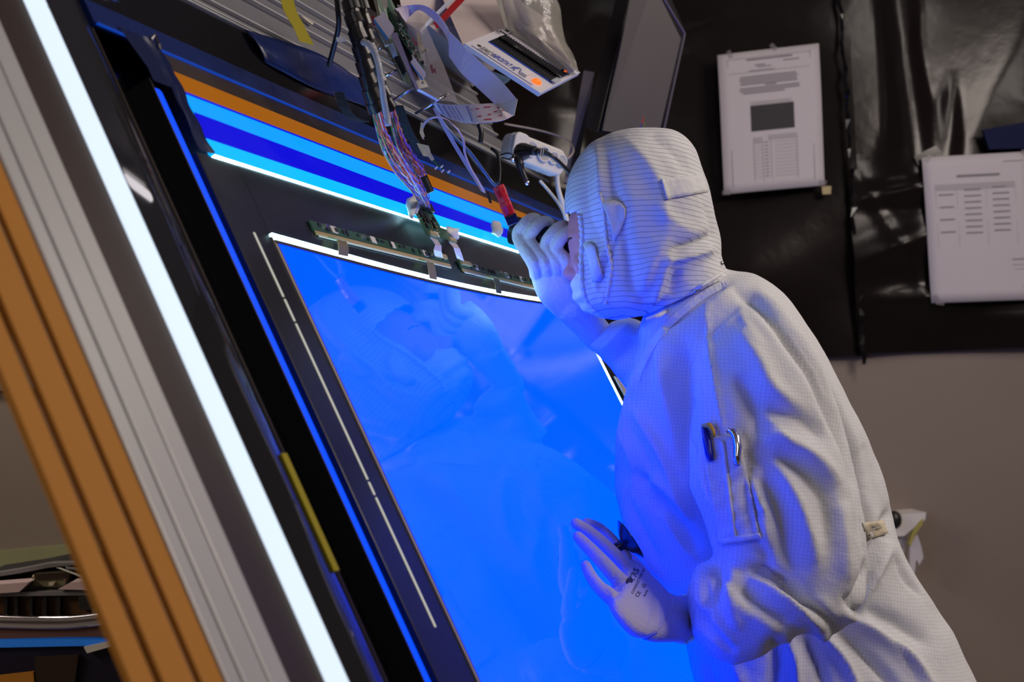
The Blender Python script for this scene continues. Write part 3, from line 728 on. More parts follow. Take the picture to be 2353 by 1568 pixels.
tag(obj('round_black_cap', MB().ell(P(850, 74, 1.99), cr*.007, cu*.009, fwd*.007, 16, 10), M['cable'], smooth=True), 'round black cap behind the wrapped bundles', 'cap')
# masking tape bits on the rails
tag(obj('tape_bit', MB().prism([PL(690, 37, .004), PL(700, 41, .004), PL(720, 54, .004), PL(717, 58, .004)], N*.001), M['mask']), 'cream masking tape bit on the rail right of the yellow tape', 'tape')

# wide flat cable loop
fc = thing('wide_flat_cable', 'wide silvery white flat cable looping down and folded at the end', 'cable', tuple(P(910, 20, 1.90)))
A = PS([(908, 20, 1.90), (940, 12, 1.92), (975, 13, 1.93), (1005, 32, 1.94), (1026, 60, 1.94), (1033, 75, 1.94)], 5)
B = PS([(932, 50, 1.92), (946, 34, 1.95), (965, 24, 1.97), (1000, 50, 1.98), (1028, 90, 1.97), (1031, 130, 1.96)], 5)
obj('upper_loop', MB().strip(A, B, .0005), M['ffc'], fc, smooth=False)
A = PS([(1033, 73, 1.94), (1100, 140, 1.93), (1150, 185, 1.92), (1189, 230, 1.90)], 5)
B = PS([(1032, 130, 1.96), (1060, 168, 1.95), (1100, 205, 1.94), (1141, 243, 1.92)], 5)
obj('hanging_run', MB().strip(A, B, .0005), M['ffc'], fc)
obj('fold', MB().strip([P(1189, 228, 1.898), P(1181, 266, 1.90)], [P(1141, 243, 1.918), P(1160, 256, 1.91)], .0008), M['mask'], fc)
A = PS([(990, 230, 1.98), (1010, 238, 1.96), (1040, 241, 1.94), (1090, 240, 1.92), (1140, 238, 1.92), (1172, 240, 1.935)], 5)
B = PS([(1006, 255, 1.97), (1030, 272, 1.94), (1065, 282, 1.92), (1100, 283, 1.90), (1150, 279, 1.90), (1180, 266, 1.915)], 5)
low = obj('lower_loop', MB().strip(A, B, -.0005), M['ffc'], fc)
mbb = MB(); mbr = MB()
def onrib(a, b, h=-.0012):
    k = a*(len(A)-1); i = int(min(k, len(A)-2)); f = k-i
    return A[i].lerp(A[i+1], f).lerp(B[i].lerp(B[i+1], f), b) - fwd*.0016
for i in range(9):
    for j, (a, w) in enumerate([(.12, .05), (.22, .05), (.31, .025), (.36, .02), (.41, .018), (.52, .018), (.955, .02)]):
        b = .12 + i*.09
        mbb.add([onrib(a, b), onrib(a+w, b), onrib(a+w, b+.035), onrib(a, b+.035)], [(0, 1, 2, 3)])
for (a, b, w) in [(.56, .25, .02), (.60, .22, .06), (.68, .15, .10), (.80, .2, .04), (.60, .62, .07), (.70, .55, .05), (.76, .42, .05), (.84, .40, .07), (.66, .80, .11), (.80, .66, .05)]:
    mbr.add([onrib(a, b), onrib(a+w*.6, b), onrib(a+w*.6, b+.05), onrib(a, b+.05)], [(0, 1, 2, 3)])
obj('blue_print', mbb, M['blueink'], low, fixn=False)['kind'] = 'stuff'; obj('red_print', mbr, M['redink'], low, fixn=False)['kind'] = 'stuff'

# narrow loop cable, thin cables
def ribbon(name, pts, off, th, mm, label, cat='cable'):
    p = PS(pts, 8); q = [x + Vector(off) for x in p]
    return tag(obj(name, MB().strip(p, q, th), mm), label, cat)
M['pinkrib'] = mat('pink_ribbon', (.55, .36, .48), .4)
ribbon('pink_wire', [(970, 318, 2.0), (968, 292, 2.0), (985, 272, 1.99), (1015, 270, 1.98), (1045, 290, 1.98), (1062, 318, 1.99), (1066, 350, 2.0), (1080, 385, 2.01), (1098, 415, 2.02), (1111, 440, 2.03)], cr*.003 - cu*.002, .0014, M['pinkrib'], 'pink and cream thin ribbon looping over the black plate')
ribbon('printed_flat_cable', [(994, 248, 1.99), (1010, 280, 2.0), (1035, 325, 2.02), (1065, 375, 2.04), (1090, 415, 2.05), (1106, 441, 2.04)], cr*.006 + cu*.001, .0006, mat('grey_ribbon', (.36, .33, .36), .5), 'narrow grey flat cable with a pink edge running to the sharp bend')
tag(obj('blue_cable', MB().tube(PS([(1008, 268, 2.02), (1040, 310, 2.03), (1080, 350, 2.05), (1110, 390, 2.07), (1128, 415, 2.08), (1143, 430, 2.08)], 6), .0022, 8), mat('steel_blue', (.05, .12, .28), .35), smooth=True), 'steel blue cable leading to the red connector', 'cable')
tag(obj('dark_thin_cable', MB().tube(PS([(1058, 320, 2.05), (1070, 345, 2.06), (1100, 385, 2.07), (1140, 425, 2.09)], 6), .0013, 6), M['cable'], smooth=True), 'thin dark cable beside the steel blue cable', 'cable')
tag(obj('clip_cable', MB().tube(PS([(1130, 342, 2.4), (1143, 355, 2.38), (1148, 390, 2.36), (1146, 420, 2.34)], 6), .003, 8), M['cable'], smooth=True), 'black cable curving over the rail end beside the power strip', 'cable')
tag(obj('dark_loop_cable', MB().tube(PS([(1100, 285, 2.3), (1106, 305, 2.3), (1104, 328, 2.3)], 6), .004, 8), M['cable'], smooth=True), 'dark cable below the folded flat cable', 'cable')
# red connector
rc = thing('red_connector', 'red taped connector with a dark blue plug end on the amber reflection strip', 'connector', tuple(P(1158, 470, 2.07)))
ax = (P(1178, 512, 2.07) - P(1145, 430, 2.07)).normalized(); sd = ax.cross(fwd).normalized()
mb = MB(); p = [P(1145, 428, 2.07), P(1150, 440, 2.07), P(1156, 455, 2.065), P(1163, 473, 2.065), P(1172, 496, 2.07)]
mb.tube(p, [.0085, .0088, .0080, .0088, .0085], 8, flat=.7, fdir=fwd)
obj('red_wrap', mb, M['redp'], rc)
obj('plug_end', MB().box(P(1176, 505, 2.07), ax, sd, fwd, .007, .0088, .005), M['navyd'], rc, bevel=.001)
obj('plug_slot', MB().box(P(1173, 497, 2.062), ax, sd, fwd, .0015, .005, .002), M['chip'], rc)
# small test lead strips
t = thing('probe_board', 'slim green probe board with white tape on a thin pink wire', 'circuit board', tuple(P(1000, 375, 2.02)))
obj('probe_strip', MB().strip([P(988, 366, 2.02), P(1040, 410, 2.05)], [P(991, 361, 2.02), P(1044, 413, 2.05)], .0012), M['pcb'], t)
for (x, y) in ((1005, 383), (1018, 380), (1034, 392), (1020, 390)): obj('pin', MB().tube([P(x, y, 2.02), P(x-6, y+6, 2.02)], .0014, 6), M['white'], t)
slab('tape_patch', [(957, 329, 2.0), (968, 331, 2.0), (985, 335, 2.0), (990, 352, 2.0), (998, 365, 2.0), (992, 370, 2.0), (984, 360, 2.0), (972, 358, 2.0)], .002, M['mask'], t)
tag(slab('tape_scrap', [(967, 281, 2.0), (972, 282, 2.0), (972, 300, 2.0), (976, 313, 2.0), (970, 318, 2.0), (964, 305, 2.0)], .003, M['mask'], None), 'cream tape scrap on the thin ribbon loop', 'tape')
t = thing('loose_plug', 'small black wire plug hanging over the amber reflection strip', 'connector', tuple(P(980, 423, 1.98)))
obj('plug_body', MB().box(P(982, 424, 1.98), (cr*.4-cu*.9).normalized(), (cr*.9+cu*.4).normalized(), fwd, .012, .005, .004), M['chip'], t)
obj('plug_rim', MB().box(P(986, 424, 1.977), (cr*.4-cu*.9).normalized(), (cr*.9+cu*.4).normalized(), fwd, .010, .0012, .004), M['steel'], t)
tag(obj('thin_clip', MB().prism([P(1118, 442, 2.05), P(1122, 440, 2.05), P(1131, 468, 2.05), P(1124, 466, 2.05)], fwd*.002), M['chip']), 'thin black clip beside the red connector', 'clip')
# ------------------------------------------------------------------ ioniser, bag, box, power strip, monitor
io = thing('ionising_blower', 'white ionising blower with a black grille and an orange lamp', 'blower', tuple(P(1200, 150, 2.5)))
FL, FT, FR, FB = P(1068, 112, 2.42), P(1166, 64, 2.56), P(1329, 172, 2.60), P(1238, 220, 2.45)
FL = FT + FB - FR
back = (P(1105, -60, 2.66) - P(1166, 64, 2.56))
en = (FR-FT).cross(FL-FT).normalized()
if en.dot(fwd) > 0: en = -en
obj('casing', MB().prism([FL, FT, FR, FB], back), M['lilac'], io, bevel=.004)
def F(a, b, h=0):     # a along the long side, b across (0 top edge .. 1 bottom edge)
    return FT.lerp(FR, a).lerp(FL.lerp(FB, a), b) + en*h
def fq(name, a0, b0, a1, b1, h, mm, par=io, th=.002):
    return obj(name, MB().prism([F(a0, b0, h), F(a1, b0, h), F(a1, b1, h), F(a0, b1, h)], en*-th), mm, par)
fq('front_panel', 0, 0, 1, 1, .006, M['ion'], th=.008)
fq('blue_rim', .10, .27, .95, .66, .0075, M['blueink'])
gr = fq('grille_recess', .105, .29, .95, .64, .0085, M['chip'])
for k in range(24):
    a = .12 + k*.034
    fq('grille_bar', a, .30, a+.008, .63, .0115, M['cable'], gr, .003)
fq('grille_rib', .12, .45, .95, .50, .014, M['black'], gr, .004)
fq('clear_latch', .93, .52, .99, .66, .012, M['tubec'])
fq('label_frame', .02, .10, .115, .27, .0072, M['printd']); fq('label_plate', .025, .115, .11, .255, .0080, M['ion']); fq('label_text', .045, .16, .09, .20, .0086, M['print'], th=.0003)
fq('label_text', .045, .16, .062, .215, .0087, M['printd'], th=.0003); fq('label_text', .068, .16, .09, .215, .0087, M['printd'], th=.0003)
fq('blue_line', .06, .955, .86, .962, .0072, M['blueink'], th=.0005)
fq('rocker_switch', .66, .78, .735, .90, .012, M['white'], th=.006)
mb = MB(); mb.ell(F(.85, .84, .007), (FR-FT).normalized()*.009, (FB-FR).normalized()*.009, en*.006, 16, 10); obj('orange_lamp', mb, M['led_or'], io, smooth=True)
mb = MB(); mb.ell(F(.90, .21, .006), (FR-FT).normalized()*.009, (FB-FR).normalized()*.009, en*.002, 16, 8); obj('lamp_ring', mb, M['chip'], io, smooth=True)
mb = MB(); mb.ell(F(.90, .21, .007), (FR-FT).normalized()*.004, (FB-FR).normalized()*.005, en*.003, 12, 8); obj('small_lamp', mb, M['led_or'], io, smooth=True)
mb = MB(); mb.tube([F(.55, .86, .0075), F(.58, .79, .0075), F(.62, .80, .0075), F(.64, .88, .0075)], .0007, 5); obj('dial_mark', mb, M['blueink'], io)
def text(name, s, origin, ex, ey, size, mm, par, shear=0.0, bold=False, wscale=1.0):
    cd = bpy.data.curves.new(name, 'FONT'); cd.body = s; cd.size = 1; cd.shear = shear
    if bold: cd.offset = .02
    o = bpy.data.objects.new(name, cd); C.objects.link(o)
    dg = bpy.context.evaluated_depsgraph_get(); me = bpy.data.meshes.new_from_object(o.evaluated_get(dg))
    bpy.data.objects.remove(o)
    ex = ex.normalized(); ey = ey.normalized(); ez = ex.cross(ey)
    for v in me.vertices: v.co = origin + ex*(v.co.x*size*wscale) + ey*(v.co.y*size) + ez*0
    me.materials.clear(); me.materials.append(mm)
    q = bpy.data.objects.new(name, me); C.objects.link(q); q.parent = par; q.matrix_parent_inverse = par.matrix_basis.inverted(); return q
exx = FR-FT; eyy = FT-FL
text('brand_lettering', 'SIMCO', F(.135, .90, .0075), exx, eyy, .020, M['print'], io, .2, True, .46)
mb = MB(); mb.ell(F(.105, .86, .0065), exx.normalized()*.004, eyy.normalized()*.004, en*.0015, 16, 6); obj('brand_emblem', mb, M['printd'], io)
text('model_lettering', 'AEROSTAT XC', F(.28, .90, .0075), exx, eyy, .023, M['blueink'], io, .25, True, .32)
fq('fine_text', .13, .925, .26, .935, .0073, M['printl'], th=.0003)
# big box with red stripe behind
bx = thing('equipment_box', 'pale lilac equipment box with a red tape stripe above the rails', 'box', tuple(P(1040, 60, 2.55)))
slab('box_body', [(905, -60, 2.42), (1200, -60, 2.75), (1160, 66, 2.66), (1075, 130, 2.52), (985, 58, 2.45), (966, 72, 2.43), (930, 50, 2.42)], .3, M['lilac'], bx)
slab('box_rim', [(966, 73, 2.415), (985, 56, 2.42), (1050, -10, 2.42), (1045, -14, 2.42), (980, 50, 2.415)], .006, M['white'], bx)
slab('red_stripe', [(1010, 40, 2.425), (1062, -16, 2.43), (1080, -14, 2.44), (1024, 46, 2.43), (1021, 49, 2.43)], .004, M['red'], bx)
slab('red_stripe', [(995, 52, 2.425), (1001, 49, 2.425), (1009, 60, 2.43), (1004, 65, 2.43)], .004, M['red'], bx)
slab('box_edge', [(1135, -20, 2.50), (1148, -20, 2.50), (1168, 66, 2.50), (1160, 62, 2.50)], .01, mat('edge_cream', (.45, .44, .36), .5), bx)
slab('grey_bracket', [(1100, 150, 2.62), (1135, 165, 2.62), (1172, 180, 2.62), (1150, 196, 2.62), (1128, 186, 2.62)], .02, mat('cream_grey', (.42, .42, .36), .5), bx)
# plastic bag
nb, mb_ = 14, 20; vs = []
Lp = PS([(1148, -30, 2.50), (1158, 30, 2.51), (1172, 72, 2.53), (1215, 105, 2.55), (1260, 140, 2.56), (1308, 172, 2.56)], 4)[:21]
Rp = PS([(1262, -30, 2.60), (1285, 10, 2.60), (1292, 60, 2.60), (1302, 100, 2.60), (1318, 130, 2.59), (1330, 168, 2.58)], 4)[:21]
for i in range(len(Lp)):
    for k in range(nb):
        q = k/(nb-1); vs.append(Lp[i].lerp(Rp[i], q) - fwd*(.005*math.sin(q*15+i*.3)+.004*math.sin(q*31-i*.7)+.03*math.sin(q*math.pi)))
fs = [(i*nb+k, i*nb+k+1, (i+1)*nb+k+1, (i+1)*nb+k) for i in range(len(Lp)-1) for k in range(nb-1)]
o = obj('plastic_bag', (vs, fs), M['bag'], smooth=True); o.modifiers.new('s', 'SOLIDIFY').thickness = .0006
tag(o, 'crinkled clear plastic bag draped over the white blower', 'bag')
# power strip
ps = thing('power_strip', 'white power strip with round sockets and one black plug', 'power strip', tuple(P(1210, 350, 2.75)))
pa, pb = P(1150, 332, 2.72), P(1278, 382, 2.80); pdir = (pb-pa).normalized(); pup = (cu - pdir*cu.dot(pdir)).normalized(); pn = pup.cross(pdir)
if pn.dot(fwd) > 0: pn = -pn
def rrect(cx_, hw, hh, r, k=5):
    out = []
    for sx, sy, a0 in ((1, 1, 0), (-1, 1, 90), (-1, -1, 180), (1, -1, 270)):
        for i in range(k+1):
            a = math.radians(a0 + 90*i/k); out.append((cx_ + sx*(hw-r) + r*math.cos(a), sy*(hh-r) + r*math.sin(a)))
    return out
pc = (pa+pb)/2
obj('strip_body', MB().prism([pc + pdir*x + pup*y for x, y in rrect(0, .068, .026, .016)], pn*.03), M['white'], ps, bevel=.004)
obj('strip_shoulder', MB().prism([pc + pdir*x + pup*y + pn*.03 for x, y in rrect(-.048, .018, .025, .012)], pn*.010), M['white'], ps, bevel=.003)
for i, x in enumerate((-.020, .012, .036, .056)):
    c = pc + pdir*x + pn*.0305 + pup*.003
    k = obj('socket', MB().disc(c, pn, .0135 if i < 2 else .0105, .003, 20), mat('socket_grey', (.42, .41, .38), .5), ps, smooth='auto')
    obj('socket_ring', MB().tube([c + pn*.003 + (pdir*math.cos(a) + pup*math.sin(a))*(.0145 if i < 2 else .0115) for a in [2*math.pi*j/20 for j in range(21)]], .0018, 6, cap=False), M['white'], k, smooth=True)
obj('strip_switch', MB().box(pc - pdir*.036 + pn*.041, pdir, pup, pn, .008, .0035, .002), M['mask'], ps)
pl_ = thing('black_plug', 'black mains plug and cord in the power strip socket', 'plug', tuple(pc - pdir*.004 + pn*.04))
c0 = P(1204, 345, 2.62)
obj('plug_body', MB().tube(PS([(1198, 350, 2.66), (1206, 346, 2.64), (1216, 345, 2.62), (1232, 348, 2.60)], 3), [.016, .017, .016, .014, .012, .011, .010, .009, .009, .008], 12), M['cable'], pl_, smooth=True)
mb = MB()
for i in range(5): mb.disc(P(1234+i*5, 349+i*.4, 2.60), (P(1260, 352, 2.6)-P(1230, 348, 2.6)), .0075, .0028, 12)
obj('strain_relief', mb, M['cable'], pl_)
obj('cord', MB().tube(PS([(1250, 350, 2.60), (1270, 360, 2.6), (1290, 378, 2.62), (1312, 402, 2.66), (1330, 440, 2.7)], 6), .004, 8), M['cable'], pl_, smooth=True)
for pts, r_, mm, lb in (([(1283, 380, 2.85), (1280, 410, 2.85), (1284, 440, 2.85), (1296, 480, 2.85), (1310, 540, 2.85)], .005, 'white', 'thick white cable falling beside the power strip'),
                        ([(1240, 415, 2.75), (1262, 440, 2.75), (1285, 470, 2.72), (1300, 500, 2.7)], .0028, 'wtape', 'grey cable crossing the black plate beside the hood'),
                        ([(1160, 285, 3.0), (1240, 300, 3.05), (1300, 320, 3.05), (1318, 345, 3.0), (1305, 365, 2.95)], .002, 'lilac', 'thin brown cable arching above the power strip')):
    tag(obj('loose_cable', MB().tube(PS(pts, 6), r_, 8), M[mm], smooth=True), lb, 'cable')
t = thing('spring_clamp', 'black and chrome spring clamp on the plate below the power strip', 'clamp', tuple(P(1200, 400, 2.6)))
obj('clamp_arm', MB().tube(PS([(1180, 358, 2.62), (1192, 370, 2.6), (1198, 390, 2.6), (1212, 420, 2.6)], 4), [.004, .005, .006, .007, .008, .008, .008, .007, .006, .006, .005, .005, .004], 8), M['cable'], t, smooth=True)
obj('clamp_jaw', MB().tube([P(1172, 362, 2.6), P(1182, 370, 2.6)], .003, 8), M['chrome'], t, smooth=True); obj('clamp_tip', MB().ell(P(1211, 420, 2.58), cr*.005, cu*.005, fwd*.005, 10, 8), M['chrome'], t, smooth=True)
obj('clamp_loop', MB().tube(PS([(1148, 358, 2.62), (1165, 352, 2.6), (1182, 358, 2.6), (1172, 366, 2.6), (1152, 362, 2.62)], 4), .0015, 6), M['cable'], t, smooth=True)

# monitor on its arm
mo = thing('monitor', 'dark switched-off monitor hanging tilted in front of the black sheeting', 'monitor', tuple(P(1440, 310, 3.0)))
FA = [(1462, -70, 2.96), (1515, -70, 3.0), (1578, 76, 3.08), (1522, 325, 3.08), (1373, 306, 2.98)]
slab('monitor_housing', FA, .0, M['monb'], mo, dirv=(P(1345, 296, 3.10) - P(1373, 306, 2.98))) if False else None
fp = [P(*a) for a in FA]; bk = P(1344, 294, 3.10) - P(1373, 306, 2.98)
obj('monitor_housing', MB().prism(fp, bk), M['monb'], mo, bevel=.004)
fn = (fp[2]-fp[0]).cross(fp[4]-fp[0]).normalized()
if fn.dot(fwd) > 0: fn = -fn
ins = [P(1453, -40, 2.955), P(1496, -40, 2.99), P(1560, 88, 3.055), P(1508, 318, 3.06), P(1382, 300, 2.97)]
obj('screen', MB().prism([p + fn*.006 for p in ins], fn*-.004), M['mons'], mo)
obj('bezel_edge', MB().tube([P(1500, -45, 2.985), P(1573, 78, 3.06), P(1520, 322, 3.07)], .003, 6), mat('bezel_lilac', (.12, .10, .12), .3), mo)
obj('mount_pole', MB().prism([P(1342, 162, 3.15), P(1366, 166, 3.15), P(1338, 330, 3.1), P(1322, 420, 3.1), P(1296, 420, 3.1), P(1312, 330, 3.1)], fwd*.03), mat('pole_grey', (.26, .22, .24), .4), mo)
obj('pole_slot', MB().prism([P(1342, 212, 3.14), P(1356, 214, 3.14), P(1325, 400, 3.09), P(1308, 400, 3.09)], fwd*.01), M['blackm'], mo)
for (pts, c) in (([(1478, 267, 2.98), (1481, 267, 2.98), (1478, 284, 2.98), (1473, 284, 2.98)], (.35, .05, .03)), ([(1473, 284, 2.98), (1476, 284, 2.98), (1472, 296, 2.98), (1468, 296, 2.98)], (.05, .06, .3)), ([(1481, 281, 2.98), (1484, 281, 2.98), (1480, 294, 2.98), (1477, 294, 2.98)], (.15, .2, .04))):
    slab('coloured_mark', pts, .001, mat('mark', c, .5), mo)
# small grey plate seen right of the screen edge
t = thing('grey_side_plate', 'small grey plate with a red spot between the screen edge and the chest', 'plate', tuple(PL(1425, 900, -.03)))
obj('plate', MB().prism([PL(1410, 866, .004), PL(1432, 875, .004), PL(1460, 890, .004), PL(1462, 960, .004)], N*.002), mat('plate_grey', (.38, .37, .40), .5), t)
obj('red_spot', MB().ell(PL(1444, 882, .008), U*.004, V*.004, N*.003, 10, 6), emis('red_lamp', (1, .05, .08), 1.0), t)

# ------------------------------------------------------------------ dispenser on the wall behind the back
t = thing('wall_dispenser', 'small white dispenser with hanging sleeves on the wall behind the worker', 'dispenser', tuple(wallpt(2100, 1330)))
def wp(pts, off, th, name, mm): return obj(name, MB().prism([wallpt(x, y, off) for x, y in pts], (0, th, 0)), mm, t)
wp([(2040, 1195), (2075, 1182), (2128, 1178), (2126, 1195), (2098, 1215), (2078, 1232), (2040, 1235)], .14, .14, 'dispenser_body', M['white'])
wp([(2062, 1232), (2082, 1226), (2078, 1282), (2062, 1280)], .10, .1, 'white_flap', M['white'])
wp([(2096, 1222), (2112, 1200), (2122, 1192), (2120, 1205), (2102, 1232), (2092, 1256), (2088, 1250)], .145, .01, 'yellow_liner', mat('liner', (.38, .34, .08), .6))
wp([(2092, 1240), (2108, 1228), (2118, 1260), (2122, 1282), (2112, 1300), (2106, 1285), (2100, 1330), (2090, 1310)], .13, .02, 'hanging_sleeve', M['paper'])
obj('black_knob', MB().ell(wallpt(2055, 1195, .17), Vector((.02, 0, 0)), Vector((0, .02, 0)), Vector((.0, 0, .025)), 14, 8), M['cable'], t, smooth=True)

# ------------------------------------------------------------------ clutter at the lower left
struct('trim_1', MB().prism([wallpt(-60, 1273, .03), wallpt(260, 1242, .03), wallpt(260, 1306, .03), wallpt(-60, 1330, .03)], (0, .03, 0)), M['green'])
TD = 2.55
def lw(name, pts, t0, th, mm, par=None, **k): return obj(name, MB().prism([P(x, y, t0) for x, y in pts], fwd*th), mm, par, **k)
base = thing('side_cabinet', 'dark blue side cabinet at the lower left with a blue edge strip', 'cabinet', tuple(P(100, 1560, TD)))
g0 = P(-80, 1490, TD); g1 = P(330, 1490, TD)
obj('cabinet_body', MB().wbox(g0.x, g1.x, g0.y+.01, g0.y+.45, 0, g0.z), M['darkblue'], base, bevel=.004)
lw('blue_edge_strip', [(-60, 1470), (220, 1470), (255, 1474), (255, 1484), (-60, 1490)], TD, .02, mat('glowing_blue_plastic', (.02, .16, .60), .3, emit=(.01, .09, .35), estr=.4), base)  # faint blue glow added to the plastic colour
lw('metal_foot', [(192, 1488), (258, 1474), (264, 1484), (200, 1502)], TD-.01, .02, M['white'], base)
lw('brown_door', [(80, 1512), (180, 1506), (168, 1600), (84, 1600)], TD-.005, .01, M['brown'], base)
lw('orange_base', [(-20, 1556), (76, 1545), (84, 1620), (-20, 1620)], TD-.008, .01, M['orange'], base)
t = thing('chrome_bar', 'long chrome bar lying above the blue edge strip', 'bar', tuple(P(100, 1430, TD)))
obj('bar_tube', MB().tube(PS([(-70, 1426, TD), (60, 1430, TD), (160, 1430, TD), (250, 1420, TD)], 6), .013, 14), M['chrome'], t, smooth=True)
lw('bar_base', [(-60, 1440), (250, 1436), (252, 1462), (-60, 1470)], TD, .10, mat('mauve', (.16, .08, .08), .35), t)
t = thing('divided_tray', 'translucent brown tray with dark dividers at the lower left', 'tray', tuple(P(100, 1420, TD+.05)))
lw('tray_wall', [(-60, 1368), (228, 1366), (238, 1416), (-60, 1420)], TD+.03, .2, M['amberbox'], t)
for x in (8, 32, 66, 98, 130): lw('divider', [(x, 1366), (x+9, 1366), (x+8, 1418), (x+1, 1418)], TD+.015, .02, M['chip'], t)
lw('tray_end', [(180, 1370), (232, 1366), (240, 1402), (182, 1402)], TD+.01, .03, M['blackm'], t)
lw('tray_rim', [(-60, 1364), (225, 1358), (226, 1368), (-60, 1372)], TD+.01, .03, M['alud'], t)
lw('glint_bead', [(210, 1400), (236, 1394), (236, 1406), (212, 1408)], TD+.0, .02, M['chrome'], t)
t = thing('black_case', 'open black case with a metal mechanism inside, on top of the tray', 'case', tuple(P(100, 1360, TD+.05)))
lw('case_back', [(-60, 1330), (50, 1313), (110, 1300), (190, 1294), (215, 1366), (-60, 1368)], TD+.08, .16, M['blackm'], t)
lw('case_rim', [(-60, 1326), (40, 1310), (110, 1296), (188, 1293), (190, 1297), (112, 1305), (45, 1318), (-60, 1334)], TD+.05, .03, M['alud'], t)
lw('metal_block', [(72, 1322), (130, 1318), (150, 1322), (150, 1345), (135, 1352), (74, 1350)], TD+.03, .04, mat('dull_metal', (.26, .24, .15), .35, metal=.5), t, bevel=.003)
lw('block_recess', [(78, 1320), (148, 1316), (150, 1330), (80, 1332)], TD+.025, .01, M['brown'], t)
lw('bright_detail', [(112, 1339), (126, 1338), (122, 1346), (112, 1347)], TD+.022, .01, M['mask'], t)
obj('strap', MB().strip([P(130, 1306, TD+.02), P(206, 1334, TD+.01)], [P(140, 1306, TD+.02), P(212, 1330, TD+.01)], .003), M['alu'], t)
obj('strap', MB().strip([P(150, 1303, TD+.02), P(205, 1309, TD+.01)], [P(152, 1308, TD+.02), P(208, 1315, TD+.01)], .003), M['alud'], t)
tag(lw('pink_card', [(-60, 1348), (68, 1338), (44, 1361), (-60, 1368)], TD+.0, .05, M['pink']), 'pale pink card left of the metal mechanism in the case', 'card')
tag(lw('pink_card', [(132, 1355), (160, 1340), (206, 1334), (220, 1348), (214, 1357)], TD+.0, .05, M['pink']), 'pale pink card right of the metal mechanism in the case', 'card')
# ------------------------------------------------------------------ person
from mathutils.bvhtree import BVHTree
def fuse(mb, voxel, smooth=4):
    me = bpy.data.meshes.new('tmp'); me.from_pydata(mb.v, [], mb.f)
    bm = bmesh.new(); bm.from_mesh(me); bmesh.ops.recalc_face_normals(bm, faces=bm.faces); bm.to_mesh(me); bm.free()
    o = bpy.data.objects.new('tmp', me); C.objects.link(o)
    r = o.modifiers.new('r', 'REMESH'); r.mode = 'VOXEL'; r.voxel_size = voxel
    if smooth: s = o.modifiers.new('s', 'SMOOTH'); s.iterations = smooth; s.factor = .5
    dg = bpy.context.evaluated_depsgraph_get(); m2 = bpy.data.meshes.new_from_object(o.evaluated_get(dg))
    bpy.data.objects.remove(o)
    n_ = len(m2.vertices); A = np.empty(n_*3); m2.vertices.foreach_get('co', A); A = A.reshape(-1, 3)
    Nn = np.empty(n_*3); m2.vertices.foreach_get('normal', Nn); Nn = Nn.reshape(-1, 3)
    fs = [tuple(p.vertices) for p in m2.polygons]
    return A, Nn, fs, m2
def folds(A, Nn, lst):
    x, y, z = proj(A); view = A - np.array(CAM); view /= np.linalg.norm(view, axis=1)[:, None]
    fc = np.clip(-(Nn*view).sum(1)*2.5 + .35, 0, 1)
    D = np.zeros(len(A))
    for pts, amp, w, *rest in lst:
        sharp = rest[0] if rest else 1.6
        p = [np.array(q[:2]) for q in spline([(a, b, 0) for a, b in pts], 6)]
        L = len(p)-1; best = np.full(len(A), 1e9); bt = np.zeros(len(A))
        for i in range(L):
            d = p[i+1]-p[i]; l2 = d@d + 1e-9
            t = np.clip(((x-p[i][0])*d[0]+(y-p[i][1])*d[1])/l2, 0, 1)
            dd = np.hypot(x-p[i][0]-t*d[0], y-p[i][1]-t*d[1]); k = dd < best
            best[k] = dd[k]; bt[k] = (i+t[k])/L
        D += amp*np.exp(-(best/w)**sharp)*np.sqrt(np.clip(np.sin(np.pi*np.clip(bt, .02, .98)), 0, 1))
    return A + Nn*(D*fc)[:, None]
def ripple(A, Nn, amp, f0, f1, seed, n_=22):
    rg = np.random.RandomState(seed); D = np.zeros(len(A)); W_ = A + .012*np.sin(A[:, [1, 2, 0]]*23+1)
    for k in range(n_):
        d = rg.normal(size=3); d /= np.linalg.norm(d); f = rg.uniform(f0, f1)
        s_ = np.sin(W_@d*f*6.28 + rg.uniform(0, 6.28)); D += (1-np.abs(s_)*2)*(f0/f)
    return A + Nn*(D*amp/math.sqrt(n_))[:, None]
def remesh_obj(name, A, fs, mm, parent, **k):
    return obj(name, (A.tolist(), fs), mm, parent, smooth=True, fixn=False, **k)
def ring(L, R, t, rz, t2=None):
    l = P(L[0], L[1], t); r = P(R[0], R[1], t2 or t); c = (l+r)/2; return (c, (r-l)/2, fwd*rz)
def dens(rings, n_=5):
    cs = spline([r[0] for r in rings], n_); as_ = spline([r[1] for r in rings], n_); bs = spline([r[2] for r in rings], n_)
    return list(zip(cs, as_, bs))
hip = P(1930, 1620, 2.35)
per = thing('person', 'person in white hooded cleanroom suit and gloves leaning in to inspect the blue display', 'person', (hip.x+.5, hip.y, 0))
mb = MB()
torso = [ring((1500, 690), (1655, 612), 2.31, .075), ring((1478, 730), (1690, 622), 2.31, .105), ring((1466, 775), (1742, 634), 2.32, .15), ring((1460, 830), (1808, 690), 2.33, .185), ring((1445, 900), (1880, 800), 2.33, .20),
         ring((1418, 1000), (1950, 930), 2.33, .20), ring((1411, 1080), (2010, 1060), 2.33, .19), ring((1420, 1160), (2044, 1170), 2.33, .18), ring((1452, 1240), (2062, 1250), 2.32, .16),
         ring((1500, 1330), (2100, 1325), 2.32, .155), ring((1556, 1420), (2163, 1412), 2.31, .15), ring((1578, 1500), (2212, 1500), 2.29, .15), ring((1605, 1600), (2252, 1590), 2.27, .155), ring((1745, 1750), (2300, 1720), 2.27, .16), ring((1830, 1850), (2320, 1830), 2.27, .15)]
mb.loft(dens(torso), 40, 2.2)
